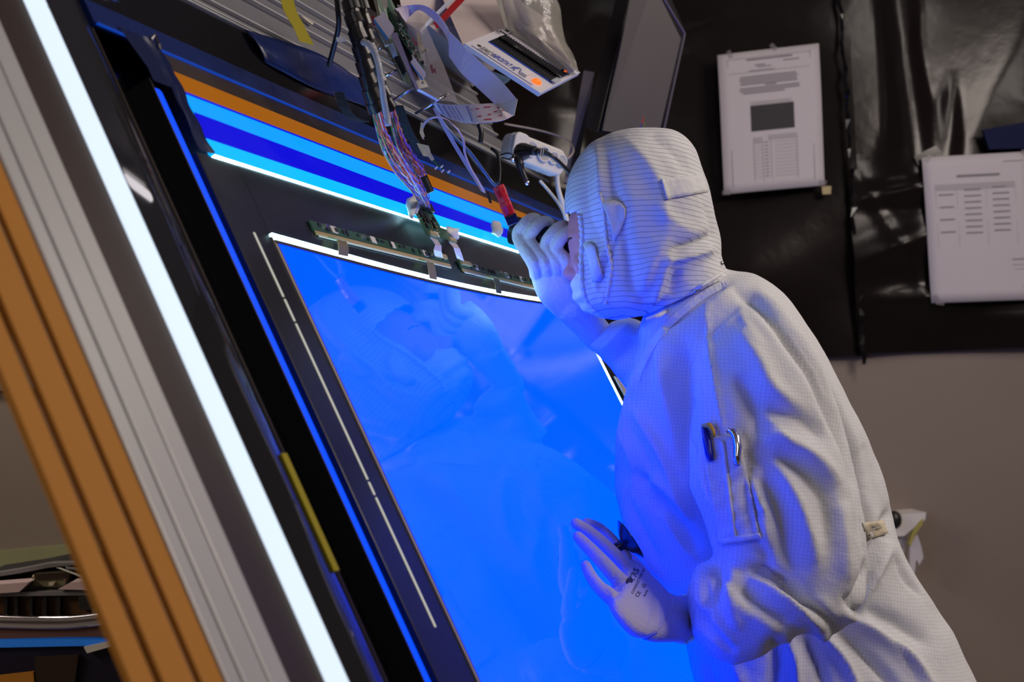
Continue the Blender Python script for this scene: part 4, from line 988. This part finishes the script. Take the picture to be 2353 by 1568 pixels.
arm = [ring((1640, 730), (1745, 655), 2.24, .06), ring((1606, 800), (1800, 715), 2.17, .095), ring((1590, 890), (1868, 810), 2.13, .105), ring((1582, 1000), (1925, 945), 2.10, .105), ring((1588, 1110), (1966, 1085), 2.07, .10),
       ring((1622, 1215), (1986, 1215), 2.05, .10), ring((1648, 1300), (1992, 1320), 2.04, .095), ring((1720, 1400), (1966, 1398), 2.04, .085), ring((1800, 1445), (1930, 1446), 2.04, .06)]
mb.loft(dens(arm), 36, 2.2)
fore = [ring((1915, 1360), (1932, 1445), 2.03, .05), ring((1870, 1310), (1895, 1448), 2.02, .075), ring((1800, 1300), (1825, 1458), 2.02, .085), ring((1735, 1290), (1750, 1502), 2.02, .09), ring((1665, 1283), (1690, 1524), 2.03, .09),
        ring((1608, 1296), (1628, 1508), 2.04, .08), ring((1590, 1334), (1602, 1480), 2.05, .055), ring((1578, 1364), (1592, 1466), 2.055, .042)]
mb.loft(dens(fore), 32, 2.1)
farm = [ring((1350, 796), (1404, 738), 2.42, .040), ring((1386, 832), (1450, 730), 2.42, .052), ring((1418, 872), (1490, 745), 2.43, .06), ring((1450, 905), (1560, 780), 2.45, .08)]
mb.loft(dens(farm), 28, 2.0)
# legs down to the floor, outside the frame
for s, (fx, dy) in enumerate(((0.0, -.10), (.06, .12))):
    c0 = P(2060, 1790, 2.27 + dy*.8); c0 = Vector((c0.x, c0.y, c0.z)); foot = Vector((hip.x + .50 + fx, c0.y, .06)); rs = [.13, .115, .10, .09, .085, .075]
    rr_ = []
    for i, r in enumerate(rs):
        q = i/(len(rs)-1); c = c0.lerp(foot, q); rr_.append((c, Vector((r, 0, 0)), Vector((0, r, 0))))
    mb.loft(dens(rr_, 3), 24)
    mb.ell(foot + Vector((-.06, 0, -.005)), Vector((.15, 0, 0)), Vector((0, .055, 0)), Vector((0, 0, .055)))
A, Nn, fs, m2 = fuse(mb, .0055, 5)
A = folds(A, Nn, [(f_[0], f_[1]*1.3, *f_[2:]) for f_ in [
    # armhole crease and back
    ([(1690, 668), (1770, 730), (1850, 830), (1905, 930), (1950, 1030), (1978, 1130), (1992, 1260)], -.014, 13), ([(1720, 655), (1800, 720), (1880, 840), (1950, 980), (2000, 1100)], .006, 18),
    # seam down the upper arm
    ([(1622, 700), (1632, 800), (1648, 900), (1664, 1000)], .007, 5, 1.2), ([(1640, 780), (1700, 720)], .004, 6, 1.2),
    ([(1700, 760), (1745, 830), (1780, 900), (1860, 960)], .014, 22), ([(1690, 860), (1730, 930), (1745, 1020)], -.012, 24), ([(1760, 935), (1840, 960), (1900, 1010)], -.012, 22),
    ([(1750, 1000), (1800, 1010), (1880, 1060), (1930, 1120)], .014, 22), ([(1740, 1000), (1780, 1050), (1840, 1080), (1890, 1150), (1900, 1250)], -.011, 22),
    ([(1760, 1020), (1810, 1110), (1850, 1200), (1880, 1300)], .013, 20), ([(1730, 1040), (1770, 1130), (1800, 1230), (1830, 1330)], -.014, 24), ([(1710, 1080), (1750, 1170), (1770, 1260)], .010, 18),
    ([(1700, 990), (1720, 1060), (1712, 1130), (1735, 1230)], -.010, 16), ([(1610, 1010), (1620, 1100), (1650, 1190)], .006, 14),
    ([(1930, 1150), (1940, 1250), (1950, 1340)], .009, 22),
    # front of the chest
    ([(1530, 750), (1525, 840), (1540, 930), (1560, 1040), (1590, 1150)], .014, 20), ([(1575, 800), (1562, 880), (1565, 980), (1575, 1080)], -.024, 20), ([(1500, 790), (1470, 870), (1440, 960), (1425, 1040)], .012, 18),
    ([(1462, 900), (1450, 960), (1445, 1020)], -.008, 14), ([(1455, 940), (1490, 990), (1530, 1060), (1580, 1180)], .012, 13), ([(1445, 1080), (1500, 1140), (1560, 1210), (1600, 1280)], -.014, 24),
    ([(1430, 1110), (1450, 1200), (1490, 1290), (1540, 1350)], .010, 20), ([(1480, 1090), (1540, 1130), (1590, 1200)], .012, 20),
    # elbow and forearm
    ([(1730, 1306), (1790, 1335), (1850, 1380), (1915, 1440)], -.024, 13), ([(1720, 1325), (1780, 1362), (1840, 1400), (1900, 1445)], .014, 13), ([(1700, 1345), (1760, 1400), (1820, 1430)], -.012, 16),
    ([(1645, 1290), (1650, 1340), (1636, 1400)], -.013, 13), ([(1610, 1310), (1612, 1370), (1640, 1420), (1690, 1490)], .010, 15), ([(1590, 1390), (1640, 1450), (1690, 1510)], -.008, 16), ([(1690, 1300), (1680, 1380), (1700, 1450)], .010, 20),
    ([(1650, 1345), (1720, 1400), (1790, 1450)], .008, 18), ([(1740, 1240), (1760, 1290), (1720, 1320)], -.008, 14),
    # waist gathers and hip
    ([(1780, 1475), (1785, 1530), (1775, 1600)], -.014, 13), ([(1810, 1465), (1830, 1530), (1835, 1600)], .012, 11), ([(1850, 1462), (1880, 1530), (1900, 1600)], -.014, 13), ([(1880, 1450), (1940, 1520), (1980, 1600)], .014, 13),
    ([(1925, 1450), (1980, 1500), (2040, 1560), (2060, 1600)], -.013, 14), ([(1940, 1410), (2010, 1450), (2090, 1510), (2150, 1590)], .014, 14), ([(1990, 1400), (2060, 1430), (2130, 1480)], -.011, 15),
    ([(1960, 1390), (1990, 1330), (2030, 1230), (2050, 1170)], -.014, 11), ([(1975, 1400), (2010, 1330), (2045, 1260)], .010, 9), ([(2050, 1250), (2090, 1330), (2150, 1400)], .006, 14),
    ([(1620, 1520), (1630, 1560), (1640, 1600)], -.008, 14), ([(1680, 1520), (1700, 1560), (1710, 1610)], .008, 14),
    ([(1980, 1020), (2010, 1100), (2025, 1180)], -.006, 18),
    # collar and shoulder
    ([(1670, 650), (1600, 690), (1540, 740), (1480, 800)], -.012, 9), ([(1690, 660), (1640, 700), (1600, 760)], .006, 16), ([(1385, 800), (1420, 770), (1450, 750)], .010, 12), ([(1410, 840), (1440, 800), (1460, 770)], -.010, 12),
]])
A = folds(A, Nn, [
    ([(1705, 1010), (1712, 1050), (1704, 1090)], .006, 7), ([(1715, 1070), (1740, 1080), (1770, 1110)], .006, 8), ([(1720, 1110), (1735, 1160), (1760, 1200)], -.006, 8), ([(1745, 1150), (1770, 1190), (1790, 1240)], .006, 8),
    ([(1740, 950), (1790, 985), (1830, 1030)], .006, 7, 1.2), ([(1700, 700), (1712, 740), (1750, 790)], .005, 9), ([(1800, 760), (1850, 840), (1890, 920)], .005, 9), ([(1490, 740), (1475, 800), (1462, 860)], -.007, 8), ([(1505, 735), (1492, 800), (1478, 870)], .006, 7),
    ([(1425, 1000), (1450, 1060), (1460, 1120)], .007, 10), ([(1460, 1000), (1490, 1080), (1480, 1110)], -.007, 9), ([(1520, 1180), (1560, 1240), (1600, 1290)], .006, 9), ([(1440, 1140), (1470, 1220), (1510, 1290)], -.006, 10),
    ([(1620, 1330), (1624, 1380), (1618, 1440)], -.008, 8), ([(1660, 1320), (1700, 1360), (1740, 1420)], -.007, 9), ([(1600, 1440), (1650, 1480), (1700, 1510)], .005, 8), ([(1760, 1360), (1800, 1400), (1850, 1440)], .006, 8),
    ([(2060, 1280), (2080, 1330), (2120, 1370)], -.005, 7), ([(2010, 1420), (2070, 1480), (2110, 1550)], -.007, 10), ([(1990, 1210), (2030, 1230), (2050, 1240)], -.005, 7), ([(1940, 1370), (1960, 1400), (1990, 1420)], -.010, 9), ([(2000, 940), (2020, 1040), (2030, 1120)], .003, 10),
])
A = ripple(A, Nn, .0022, 3, 10, 4)

body = remesh_obj('coverall', A, fs, M['suit'], per)
bodyT = BVHTree.FromPolygons(A.tolist(), fs)

# hood
mb = MB()
hr = [ring((1440, 298), (1520, 297), 2.30, .03), ring((1392, 311), (1562, 309), 2.30, .075), ring((1343, 340), (1592, 338), 2.30, .105), ring((1312, 390), (1612, 386), 2.30, .125), ring((1297, 445), (1630, 440), 2.30, .132), ring((1297, 505), (1644, 500), 2.30, .132),
      ring((1308, 560), (1656, 556), 2.30, .128), ring((1310, 610), (1654, 600), 2.30, .122), ring((1318, 660), (1630, 640), 2.30, .112), ring((1334, 702), (1590, 680), 2.30, .098), ring((1368, 728), (1540, 700), 2.30, .075), ring((1410, 738), (1500, 722), 2.30, .04)]
mb.loft(dens(hr, 5), 40, 2.1)
# neck drape of the hood running into the collar
mb.loft(dens([ring((1440, 640), (1650, 560), 2.30, .09), ring((1460, 690), (1664, 610), 2.30, .10), ring((1478, 728), (1676, 634), 2.305, .112)], 4), 32, 2.1)
A, Nn, fs, m2 = fuse(mb, .0042, 4)
HF = [([(1395, 345), (1405, 420), (1425, 500), (1440, 600)], -.010, 16), ([(1350, 350), (1340, 420), (1350, 490), (1380, 560)], -.009, 18), ([(1370, 330), (1378, 400), (1380, 460)], .007, 13),
      ([(1440, 320), (1490, 380), (1520, 440), (1530, 520)], .008, 16), ([(1490, 305), (1550, 350), (1590, 400)], -.007, 18), ([(1545, 520), (1500, 600), (1460, 690)], .009, 20), ([(1440, 560), (1450, 640), (1480, 700)], -.009, 18),
      ([(1330, 620), (1350, 660), (1375, 710)], .006, 12), ([(1390, 560), (1370, 640), (1390, 700)], .007, 10), ([(1405, 470), (1410, 560), (1385, 620), (1375, 690)], -.006, 6, 1.2),
      ([(1545, 575), (1600, 560), (1640, 540)], -.016, 12), ([(1530, 600), (1590, 585), (1645, 570)], .012, 9), ([(1540, 580), (1520, 640), (1500, 700)], .010, 11), ([(1560, 620), (1540, 680)], -.008, 12), ([(1620, 470), (1640, 520), (1645, 580)], -.006, 10), ([(1500, 460), (1560, 520), (1620, 540)], .008, 20)]
A = folds(A, Nn, HF); A = ripple(A, Nn, .0012, 5, 14, 9)
x, y, z = proj(A)
cut = (x < 1331 - np.clip((y-640)*.0, 0, 0) + np.clip(y-660, 0, 60)*.42) & (y > 492) & (y < 712)
fs2 = [f for f in fs if not any(cut[i] for i in f)]
hood = remesh_obj('hood', A, fs2, M['hood'], per)
sm = hood.modifiers.new('s', 'SOLIDIFY'); sm.thickness = .0025; sm.offset = -1
hoodT = BVHTree.FromPolygons(A.tolist(), fs)
def hit(T, x, y, off=.002):
    d = (P(x, y, 1)-CAM).normalized(); r = T.ray_cast(CAM, d)
    if r[0] is None: return P(x, y, 2.2)
    return r[0] - d*off
def patch(name, T, corners, mm, par, off=.003, nx=10, ny=10, th=.0012, wav=0, **k):
    (a, b, c, d) = [Vector((*q, 0)) for q in corners]; vs = []
    for j in range(ny+1):
        for i in range(nx+1):
            q = a.lerp(b, i/nx).lerp(d.lerp(c, i/nx), j/ny); vs.append(hit(T, q.x, q.y, off + wav*math.sin(j*1.7+i*.6)))
    f_ = [(j*(nx+1)+i, j*(nx+1)+i+1, (j+1)*(nx+1)+i+1, (j+1)*(nx+1)+i) for j in range(ny) for i in range(nx)]
    o = obj(name, (vs, f_), mm, par, smooth=True); o.modifiers.new('s', 'SOLIDIFY').thickness = th; o.modifiers['s'].offset = 0; return o
patch('hood_strap', hoodT, [(1520, 411), (1614, 400), (1627, 441), (1533, 458)], M['seam'], per, .003, 12, 5, .0025)
patch('strap_stitch', hoodT, [(1520, 411), (1526, 410), (1541, 457), (1533, 458)], M['seam'], per, .006, 3, 5, .001)
def fan(name, T, pts, mm, par, off=.004, th=.0015):
    c = Vector((sum(p[0] for p in pts)/len(pts), sum(p[1] for p in pts)/len(pts), 0)); vs = [hit(T, c.x, c.y, off)]; n_ = len(pts)
    for q in (.34, .67, 1): vs += [hit(T, *(c.lerp(Vector((*p, 0)), q))[:2], off) for p in pts]
    f_ = [(0, 1+k, 1+(k+1) % n_) for k in range(n_)]
    for a in (0, 1): f_ += [(1+a*n_+k, 1+(a+1)*n_+k, 1+(a+1)*n_+(k+1) % n_, 1+a*n_+(k+1) % n_) for k in range(n_)]
    o = obj(name, (vs, f_), mm, par, smooth=True); o.modifiers.new('s', 'SOLIDIFY').thickness = th; return o
earp = [(1383, 468), (1395, 462), (1412, 460), (1428, 466), (1437, 480), (1437, 500), (1430, 520), (1420, 540), (1408, 558), (1404, 520)]
fan('ear_patch', hoodT, earp, M['seam'], per)
fan('mask_tab', hoodT, [(1340, 560), (1356, 556), (1368, 566), (1376, 600), (1386, 635), (1380, 645), (1362, 648), (1356, 610)], M['seam'], per)
# gathered elastic edge of the hood opening
gp = [hit(hoodT, *q, .002) for q in [(1333, 494), (1336, 520), (1338, 550), (1336, 590), (1336, 625), (1340, 660), (1350, 690), (1366, 712)]]
p = spline(gp, 8); mb = MB(); mb.tube(p, [.004 + .0012*math.sin(i*1.6) for i in range(len(p))], 8); obj('elastic_edge', mb, M['seam'], per, smooth=True)
gp = [hit(hoodT, *q, .001) for q in [(1378, 445), (1386, 480), (1392, 530), (1396, 570), (1404, 610), (1400, 650), (1392, 700)]]
p = spline(gp, 8); mb = MB(); mb.tube(p, [.0028 + .0012*math.sin(i*1.9) for i in range(len(p))], 8); obj('gathered_seam', mb, M['seam'], per, smooth=True)
# collar band
cp = [(1668, 640), (1640, 655), (1600, 680), (1560, 712), (1520, 750), (1490, 790), (1470, 830), (1458, 865)]
def onb(x, y, off): return hit(bodyT, x, y, off)
vs = []; A_ = []; B_ = []
for i, (a, b) in enumerate(spline([(x, y, 0) for x, y in cp], 4) and [(q.x, q.y) for q in spline([(x, y, 0) for x, y in cp], 4)]):
    A_.append(onb(a, b, .006)); B_.append(onb(a+10, b+14, .004))
obj('collar_band', MB().strip(A_, B_, -.003), M['seam'], per)
cb_ = [hit(hoodT, *q, .003) for q in [(1668, 622), (1640, 640), (1600, 664), (1560, 692), (1520, 722), (1486, 735)]]
obj('collar_edge', MB().tube(spline(cb_, 6), .0035, 8), M['seam'], per, smooth=True)
for c in ((1658, 606), (1600, 668)): obj('snap_button', MB().ell(hit(hoodT, *c, .003), cr*.004, cu*.004, fwd*.003, 12, 8), M['steel'], per, smooth=True)
# sleeve pocket with pen slots, pen and pen knife
pk = patch('sleeve_pocket', bodyT, [(1608, 1000), (1700, 1005), (1745, 1235), (1650, 1250)], M['suit'], per, .006, 14, 24, .002, .0014)
patch('pocket_stitch', bodyT, [(1652, 1010), (1664, 1012), (1692, 1240), (1682, 1244)], M['seam'], pk, .009, 2, 20, .001, .001)
patch('pocket_hem', bodyT, [(1650, 1238), (1745, 1225), (1748, 1238), (1655, 1252)], M['seam'], pk, .009, 10, 2, .002)
pen = obj('marker_pen', MB().tube([onb(1618, 984, .010), onb(1624, 1010, .014), onb(1630, 1045, .014), onb(1634, 1060, .012)], [.0045, .0062, .0062, .004], 10), M['penb'], None, smooth='auto')
tag(pen, 'blue marker clipped in the sleeve pocket', 'pen')
cap_ = obj('yellow_clip', MB().tube([onb(1616, 980, .012), onb(1630, 978, .013), onb(1638, 990, .013), onb(1640, 1004, .012)], [.004, .0045, .0035, .003], 8), M['peny'], None, smooth=True)
cap_.parent = pen; cap_.matrix_parent_inverse = pen.matrix_world.inverted()
kn = obj('silver_pen', MB().tube([onb(1672, 990, .010), onb(1684, 992, .013), onb(1691, 1005, .014), onb(1695, 1030, .013), onb(1693, 1050, .012), onb(1695, 1068, .011)], [.004, .0055, .006, .006, .0055, .005], 10), M['chrome'], None, smooth=True)
tag(kn, 'curved silver pen standing in the sleeve pocket', 'pen')
patch('back_tab', bodyT, [(1982, 1202), (2030, 1196), (2040, 1226), (1994, 1240)], M['mask'], per, .005, 6, 4, .002)
obj('snap_button', MB().ell(onb(1996, 1230, .008), cr*.003, cu*.003, fwd*.002, 10, 6), M['steel'], per, smooth=True)

# head: face, mask, eyes
Fd = (cr*-.93 - cu*.26 + fwd*.25).normalized(); Ud = (cu*.96 - cr*.26); Ud = (Ud - Fd*Ud.dot(Fd)).normalized(); Sd = Fd.cross(Ud)
hc = P(1418, 560, 2.30)
mb = MB(); mb.ell(hc, Fd*.079, Sd*.066, Ud*.105, 28, 20)
mb.ell(hc + Fd*.045 + Ud*.030, Fd*.030, Sd*.050, Ud*.020, 16, 10)          # brow
mb.ell(hc + Fd*.052 - Ud*.040, Fd*.030, Sd*.030, Ud*.030, 16, 10)          # jaw
mb.tube([hc + Fd*.066 + Ud*.012, hc + Fd*.078 - Ud*.006, hc + Fd*.089 - Ud*.026, hc + Fd*.082 - Ud*.034], [.008, .010, .012, .010], 12)
for s in (-1, 1): mb.ell(hc + Fd*.078 - Ud*.028 + Sd*.009*s, Fd*.010, Sd*.008, Ud*.008, 10, 8); mb.ell(hc + Fd*.052 - Ud*.018 + Sd*.034*s, Fd*.022, Sd*.02, Ud*.022, 12, 8)
for s in (-1, 1): mb.ell(hc - Fd*.005 + Sd*.068*s - Ud*.005, Fd*.018, Sd*.010, Ud*.030, 12, 8)
A, Nn, fs, m2 = fuse(mb, .003, 5)
obj_face = remesh_obj('face', A, fs, M['skin'], per)
for s in (-1, 1):
    obj('eye', MB().ell(hc + Fd*.0585 + Sd*.031*s + Ud*.003, Fd*.008, Sd*.010, Ud*.005, 14, 10), M['eye'], obj_face, smooth=True)
    obj('eyebrow', MB().tube([hc + Fd*.0735 + Sd*.018*s + Ud*.024, hc + Fd*.069 + Sd*.030*s + Ud*.028, hc + Fd*.063 + Sd*.040*s + Ud*.027], .0016, 6), M['brown'], obj_face, smooth=True)
mb = MB(); mb.ell(hc + Fd*.036 - Ud*.060, Fd*.057, Sd*.062, Ud*.050, 28, 18)
A, Nn, fs, m2 = fuse(mb, .003, 2)
rel = (A - np.array(hc))@np.array(Ud); A = A + Nn*(.0018*np.sin(rel*260))[:, None]
remesh_obj('face_mask', A, fs, M['face_mask'], per)

# right glove, flat near the glass
gl = None
def G(x, y, w): return PL(x, y, w)
def chain(mb, pts, rs, seg=12):
    p = spline(pts, 5); n_ = len(p); r = []
    for i in range(n_):
        q = i/(n_-1)*(len(rs)-1); k = min(int(q), len(rs)-2); r.append(rs[k]+(rs[k+1]-rs[k])*(q-k))
    mb.tube(p, r, seg)
    for e, rad in ((p[0], r[0]), (p[-1], r[-1])): mb.ell(e, cr*rad, cu*rad, fwd*rad, 12, 8)
mb = MB()
chain(mb, [G(1347, 1201, .012), G(1374, 1213, .016), G(1402, 1238, .024), G(1436, 1282, .032)], [.0070, .0085, .0092, .011])
chain(mb, [G(1323, 1203, .012), G(1351, 1221, .019), G(1388, 1252, .030), G(1432, 1298, .038)], [.0080, .0095, .0100, .0120])
chain(mb, [G(1328, 1234, .012), G(1352, 1258, .020), G(1385, 1292, .032), G(1424, 1336, .040)], [.0082, .0098, .0105, .0125])
chain(mb, [G(1346, 1300, .011), G(1361, 1330, .018), G(1384, 1357, .028), G(1418, 1384, .036)], [.0075, .0090, .0098, .0125])
chain(mb, [G(1500, 1362, .020), G(1472, 1316, .012), G(1444, 1280, .010), G(1428, 1262, .010)], [.016, .012, .010, .009])   # thumb, behind
def pr(a, b, w, th): 
    A0, B0 = PL(*a, w), PL(*b, w); return ((A0+B0)/2, (B0-A0)/2, N*th)
mb.loft(dens([pr((1440, 1284), (1412, 1366), .036, .012), pr((1462, 1298), (1408, 1392), .040, .017), pr((1496, 1332), (1432, 1430), .045, .020), pr((1522, 1362), (1468, 1462), .050, .022), pr((1536, 1382), (1508, 1464), .055, .019)], 4), 24, 2.3)
A, Nn, fs, m2 = fuse(mb, .0019, 3)
A = folds(A, Nn, [([(1425, 1290), (1412, 1325), (1400, 1345)], -.002, 6), ([(1395, 1340), (1405, 1365), (1415, 1390)], .0025, 7), ([(1500, 1380), (1498, 1420), (1490, 1455)], -.003, 5), ([(1512, 1380), (1512, 1420), (1506, 1462)], .003, 4), ([(1440, 1330), (1470, 1380), (1490, 1420)], .002, 12)])
rg_ = remesh_obj('glove', A, fs, M['glove'], per)
mb = MB(); R_ = dens([pr((1526, 1366), (1494, 1468), .052, .023), pr((1540, 1372), (1514, 1473), .056, .022), pr((1556, 1372), (1548, 1473), .060, .022), pr((1564, 1376), (1580, 1472), .063, .021)], 6)
mb.loft([(c, a*(1+.012*math.sin(i*2.2)), b*(1+.012*math.sin(i*2.2))) for i, (c, a, b) in enumerate(R_)], 60, 2.2)
for i, v in enumerate(mb.v):
    k = i % 60; c = R_[i//60][0]; mb.v[i] = tuple(Vector(v) + (Vector(v)-c).normalized()*(.0011*(1 if k % 2 else -1)))
obj('ribbed_cuff', mb, M['glove'], rg_, smooth=True)
c, a, b = R_[-1]
obj('coloured_hem', MB().tube([c + a*1.05*math.cos(t_) + b*1.25*math.sin(t_) + (R_[-1][0]-R_[-3][0]).normalized()*.0 for t_ in [2*math.pi*i/32 for i in range(33)]], .0032, 8), M['hem'], rg_, smooth=True)
# print on the back of the glove
gT = BVHTree.FromPolygons(A.tolist(), fs)
def gtext(s, x, y, dx, dy, size, sh=0):
    o = text('glove_print', s, Vector(), Vector((1, 0, 0)), Vector((0, 1, 0)), 1.0, M['printd'], rg_, sh, True)
    L = math.hypot(dx, dy); ux, uy = dx/L, dy/L
    for v in o.data.vertices:
        lx, ly = v.co.x*size, v.co.y*size; px_, py_ = x + ux*lx + uy*ly, y + uy*lx - ux*ly
        v.co = hit(gT, px_, py_, .0008)
    o.parent = rg_; return o
gtext('TRS', 1456, 1338, 18, -38, 19); gtext('CONDUCTOR ED', 1455, 1366, 30, -62, 8)
gtext('CE', 1466, 1374, 30, -50, 12); gtext('(i)', 1480, 1352, 30, -50, 11); gtext('RoHS', 1482, 1372, 8, -14, 7)
fan('glove_emblem', gT, [(1441, 1330), (1450, 1326), (1456, 1334), (1452, 1340), (1440, 1342), (1438, 1337)], M['printd'], rg_, .0012, .0003)
# suction cup
sc_ = thing('suction_cup', 'small black suction cup held between the gloved fingers', 'suction cup', tuple(P(1440, 1245, 2.14)))
cc = P(1450, 1239, 2.13); ax1 = (P(1477, 1281, 2.13) - P(1422, 1196, 2.13)).normalized(); nv = (P(1420, 1258, 2.13)-P(1450, 1239, 2.13)).normalized(); nv = (nv + fwd*-.12); nv = (nv - ax1*nv.dot(ax1)).normalized(); ax2 = ax1.cross(nv)
prof = [(0, .0335), (.0015, .0335), (.006, .026), (.011, .017), (.014, .009), (.020, .0075), (.026, .0085), (.040, .0085)]
mb = MB(); mb.loft([(cc + nv*h, ax1*r, ax2*r) for h, r in prof], 28)
obj('cup_body', mb, mat('cup_rubber', (.010, .012, .022), .25), sc_, smooth='auto')
obj('cup_stem', MB().tube([cc + nv*.012, cc + nv*.040], .0062, 12), M['chip'], sc_, smooth='auto')

# left glove holding a loupe before the eyes
mb = MB(); T2 = 2.36
chain(mb, [P(1378, 776, 2.43), P(1345, 738, 2.41), P(1312, 700, 2.385)], [.027, .028, .032])
mb.loft(dens([ring((1278, 728), (1352, 684), 2.385, .028), ring((1240, 690), (1330, 640), 2.37, .033), ring((1222, 645), (1312, 606), 2.365, .031), ring((1216, 612), (1298, 590), 2.36, .024)], 4), 24, 2.2)
la, lb = P(1306, 566, 2.345), P(1190, 532, 2.38); lax = (lb-la).normalized(); lup = (cu - lax*cu.dot(lax)).normalized(); lfw = lax.cross(lup)
if lfw.dot(fwd) > 0: lfw = -lfw
for k, fr_ in enumerate((.08, .28, .62, .84)):
    c = la.lerp(lb, fr_); rad = .0300 - .0008*k; sk = lax*(-.010 + .001*k)
    pts = [P(1300 - 22*k, 630, 2.352), P(1302 - 25*k, 604, 2.325), c + lup*(rad*math.sin(-.3)) + lfw*rad*.98, c + sk*.5 + lup*rad*.45 + lfw*rad*1.0, c + sk + lup*rad*.95 + lfw*rad*.45, c + sk*1.3 + lup*rad*1.02 - lfw*.008, c + sk*1.4 + lup*rad*.7 - lfw*.020]
    chain(mb, pts, [.0130, .0128, .0112, .0105, .0100, .0092, .0080])
chain(mb, [P(1290, 650, 2.40), la.lerp(lb, .35) - lup*.026 - lfw*.018, la.lerp(lb, .60) - lup*.012 - lfw*.030, la.lerp(lb, .80) - lfw*.030 + lup*.006], [.016, .013, .011, .009])
A, Nn, fs, m2 = fuse(mb, .0018, 2)
lg = remesh_obj('glove', A, fs, M['glove2'], per); lg['label'] = 'pale glove of the raised hand'
rg_['label'] = 'lilac grey glove with black print'
lo = thing('loupe', 'dark inspection loupe held up to the eyes by the raised gloved hand', 'loupe', tuple(la.lerp(lb, .5)))
mb = MB(); mb.tube([la, la.lerp(lb, .12), la.lerp(lb, .14), la.lerp(lb, .8), la.lerp(lb, .82), la.lerp(lb, 1.08)], [.019, .019, .021, .021, .023, .024], 24)
obj('barrel', mb, M['chip'], lo, smooth='auto')
obj('front_lens', MB().disc(la.lerp(lb, 1.08), lax, .020, .0015, 24), mat('lens_glass', (.01, .02, .08), .05, coat=1), lo)
obj('eyepiece', MB().disc(la - lax*.006, lax, .0185, .008, 24), M['cable'], lo, smooth='auto')
